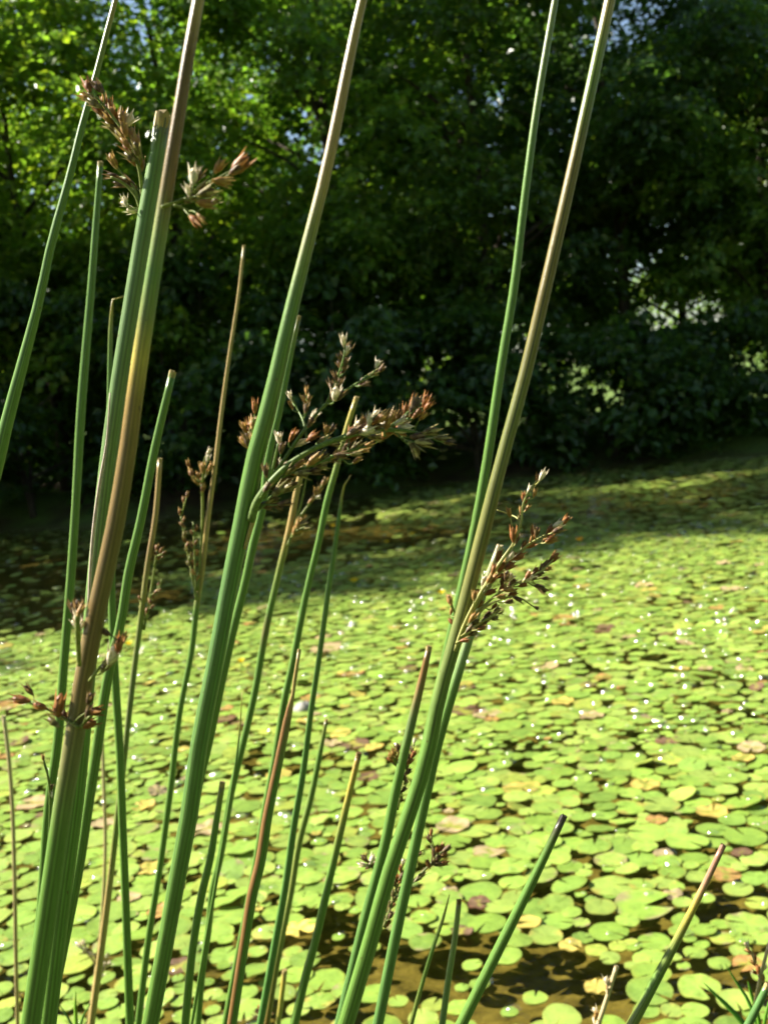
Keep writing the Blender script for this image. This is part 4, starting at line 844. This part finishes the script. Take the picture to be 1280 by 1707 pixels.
head(jj_, [[(82, 1310, 2), (85, 1305, 2)]], [(72, 1260, 95, 18, 't'), (87, 1310, 70, 16, 'd'), (86, 1322, 100, 14, 'p')])

# ------------------------------------------------------------------ grass blades at the bank
def blade(trace, Y, label, col):
    p0 = trace[-1]; pts = [at(x, y, Y) for x, y, _ in trace]
    b = pts[-1].copy(); g = Vector((b.x + 0.02, b.y - 0.05, float(ground_z(b.x + 0.02, b.y - 0.05)) - 0.01))
    pts += [b * 0.5 + g * 0.5 + Vector((-0.01, 0, 0)), g]; wd = [t[2] * Y / F_PX / 2 for t in trace] + [trace[-1][2] * Y / F_PX / 2] * 2
    A = catmull([(p.x, p.y, p.z, q) for p, q in zip(pts, wd)], 26)
    T = np.gradient(A[:, :3], axis=0); S = unit(np.cross(T, np.array([0, 1.0, 0.3]))); N = unit(np.cross(S, T))
    V = np.stack([A[:, :3] + S * A[:, 3:4], A[:, :3] - N * A[:, 3:4] * 0.45, A[:, :3] - S * A[:, 3:4], A[:, :3] - N * A[:, 3:4] * 0.30], 1).reshape(-1, 3)
    i = np.arange(25)[:, None] * 4; j = np.arange(4)[None]; k = (j + 1) % 4
    Q = np.stack([i + j, i + k, i + 4 + k, i + 4 + j], -1).reshape(-1, 4)
    o = link('grass_blade', new_mesh('grass_blade', V - np.array(g), Q, M_BLADE, True, np.repeat([col], len(V), 0)), None, g)
    tag(o, label, 'grass', 'grass blades at the bottom edge')
GC = (0.09, 0.24, 0.03)
blade([(1172, 1638, 1), (1190, 1656, 5), (1215, 1680, 9), (1243, 1712, 11)], 0.8, 'broad grass blade pointing up left in the bottom right corner', GC)
blade([(1208, 1606, 1), (1225, 1635, 4), (1245, 1665, 6), (1262, 1712, 7)], 0.85, 'narrow grass blade above the broad one in the bottom right corner', GC)
blade([(1246, 1636, 2), (1252, 1660, 7), (1262, 1690, 8), (1266, 1715, 8)], 0.82, 'short grass blade beside the dry straw in the bottom right corner', (0.13, 0.28, 0.03))
blade([(1290, 1650, 2), (1280, 1675, 6), (1272, 1715, 7)], 0.8, 'grass blade rising into the right edge at the bottom corner', (0.13, 0.28, 0.03))
blade([(127, 1652, 1), (126, 1675, 5), (128, 1712, 8)], 0.8, 'upright yellow-green grass blade at the bottom left', (0.16, 0.30, 0.03))
blade([(98, 1672, 1), (110, 1690, 4), (124, 1715, 5)], 0.82, 'dark grass blade curving left at the bottom left', (0.05, 0.14, 0.03))
blade([(152, 1672, 1), (140, 1692, 4), (133, 1715, 5)], 0.84, 'thin grass blade curving right at the bottom left', (0.07, 0.17, 0.03))
# turf on the near bank, below the picture
n = 9000
bx = rng.uniform(-2.2, 2.2, n); by = rng.uniform(-0.6, 1.12, n); bz = ground_z(bx, by)
ok = bz > 0.02; bx, by, bz = bx[ok], by[ok], bz[ok]; n = len(bx)
h = 0.05 + 0.09 * rng.random(n); a = rng.random(n) * 6.28; wd = 0.002 + 0.002 * rng.random(n); le = rng.normal(size=(n, 2)) * 0.03
B = np.stack([bx, by, bz - 0.01], 1); S = np.stack([np.cos(a), np.sin(a), 0 * a], 1) * wd[:, None]
mid = B + np.stack([le[:, 0] * 0.4, le[:, 1] * 0.4, h * 0.6], 1); tip = B + np.stack([le[:, 0] * 1.5, le[:, 1] * 1.5, h], 1)
V = np.stack([B - S, B + S, mid + S * 0.7, mid - S * 0.7, tip], 1).reshape(-1, 3); k = np.arange(n)[:, None] * 5
c = np.repeat(np.array([[0.08, 0.17, 0.03]]) * (0.6 + 0.8 * rng.random((n, 1))), 5, 0)
o = link('grass', new_mesh('grass', V, [k + np.array([[0, 1, 2, 3]]), k + np.array([[3, 2, 4]])], M_BLADE, False, c))
tag(o, 'short grass covering the near bank', 'grass', None, 'stuff')

# ------------------------------------------------------------------ small things on the pond
def flower(px, py, size, label, col=(0.75, 0.55, 0.02)):
    p = on_water(px, py, 0.035); d = (p - CAM).dot(FWD); r = size * d / F_PX / 2
    root = empty('yellow_flower', (p.x, p.y, 0.0), label, 'flower', 'yellow flowers dotted over the pond')
    V, Q, T = tube([(0, 0, -0.05), (0.002, 0, 0.0), (0, 0, 0.035)], [0.003, 0.003, 0.003], 6)
    link('stalk', new_mesh('stalk', V, [Q, T], M_BLADE, True, np.repeat([(0.1, 0.2, 0.03)], len(V), 0)), root)
    for k in range(5):
        a = k / 5 * 6.283 + 0.3; ra = np.array([math.cos(a), math.sin(a), 0]); ta = np.array([-math.sin(a), math.cos(a), 0]); up = np.array([0, 0, 1.0])
        s = np.linspace(0, 1, 5); wd = r * np.array([0.15, 0.45, 0.62, 0.5, 0.12]); mid = ra * (s * r)[:, None] + up * (0.035 + 0.9 * r * s ** 1.5)[:, None]
        V = np.stack([mid - ta * wd[:, None] + up * (wd * 0.3)[:, None], mid, mid + ta * wd[:, None] + up * (wd * 0.3)[:, None]], 1).reshape(-1, 3)
        Qd = np.array([(3 * i + j, 3 * i + j + 1, 3 * i + j + 4, 3 * i + j + 3) for i in range(4) for j in range(2)])
        link('petal', new_mesh('petal', V, Qd, M_PETAL, True, np.repeat([col], len(V), 0)), root)
flower(590, 971, 16, 'yellow flower at the shadow edge right of the fine pointed rush')
flower(965, 902, 13, 'orange-yellow flower at the shadow edge right of the reddish flower head', (0.75, 0.4, 0.02))
flower(736, 990, 12, 'yellow flower in the sun just left of the tall right-hand rushes')
flower(402, 1104, 13, 'yellow flower between the central thick rush and the tan-topped rush')
flower(555, 878, 9, 'small yellow flower in the shade right of the fine pointed rush')
flower(687, 892, 10, 'small yellow flower in the shade left of the tall right-hand rushes')
flower(645, 905, 9, 'tiny yellow flower in the shade midway between the central and right-hand rushes')
flower(215, 1075, 13, 'yellow flower behind the small head of the thin tan rush')
# pale stone lying among the pads
p = on_water(507, 1188); q = np.random.default_rng(3)
th = np.linspace(0, 6.283, 16, endpoint=False); ph = np.linspace(-1.4, 1.5, 10); r = 0.036
V = np.array([(math.cos(a) * math.cos(b) * (1 + 0.1 * math.sin(2 * a + 1)), math.sin(a) * math.cos(b), 0.85 * math.sin(b) + 0.08 * math.sin(3 * a)) for b in ph for a in th]) * r
Q = np.array([(k * 16 + j, k * 16 + (j + 1) % 16, k * 16 + 16 + (j + 1) % 16, k * 16 + 16 + j) for k in range(9) for j in range(16)])
V = np.vstack([V, [(0, 0, 0.85 * r)]]); T = np.array([(144 + j, 144 + (j + 1) % 16, 160) for j in range(16)])
cz = np.where(V[:, 2:3] > -0.01, np.array([[0.62, 0.60, 0.52]]), np.array([[0.25, 0.2, 0.12]]))
cz = cz * 0.42
tag(link('pale_stone', new_mesh('pale_stone', V, [Q, T], M_STONE, True, cz), None, (p.x, p.y, 0.008)), 'pale rounded stone among the pads behind the broken rush', 'stone')
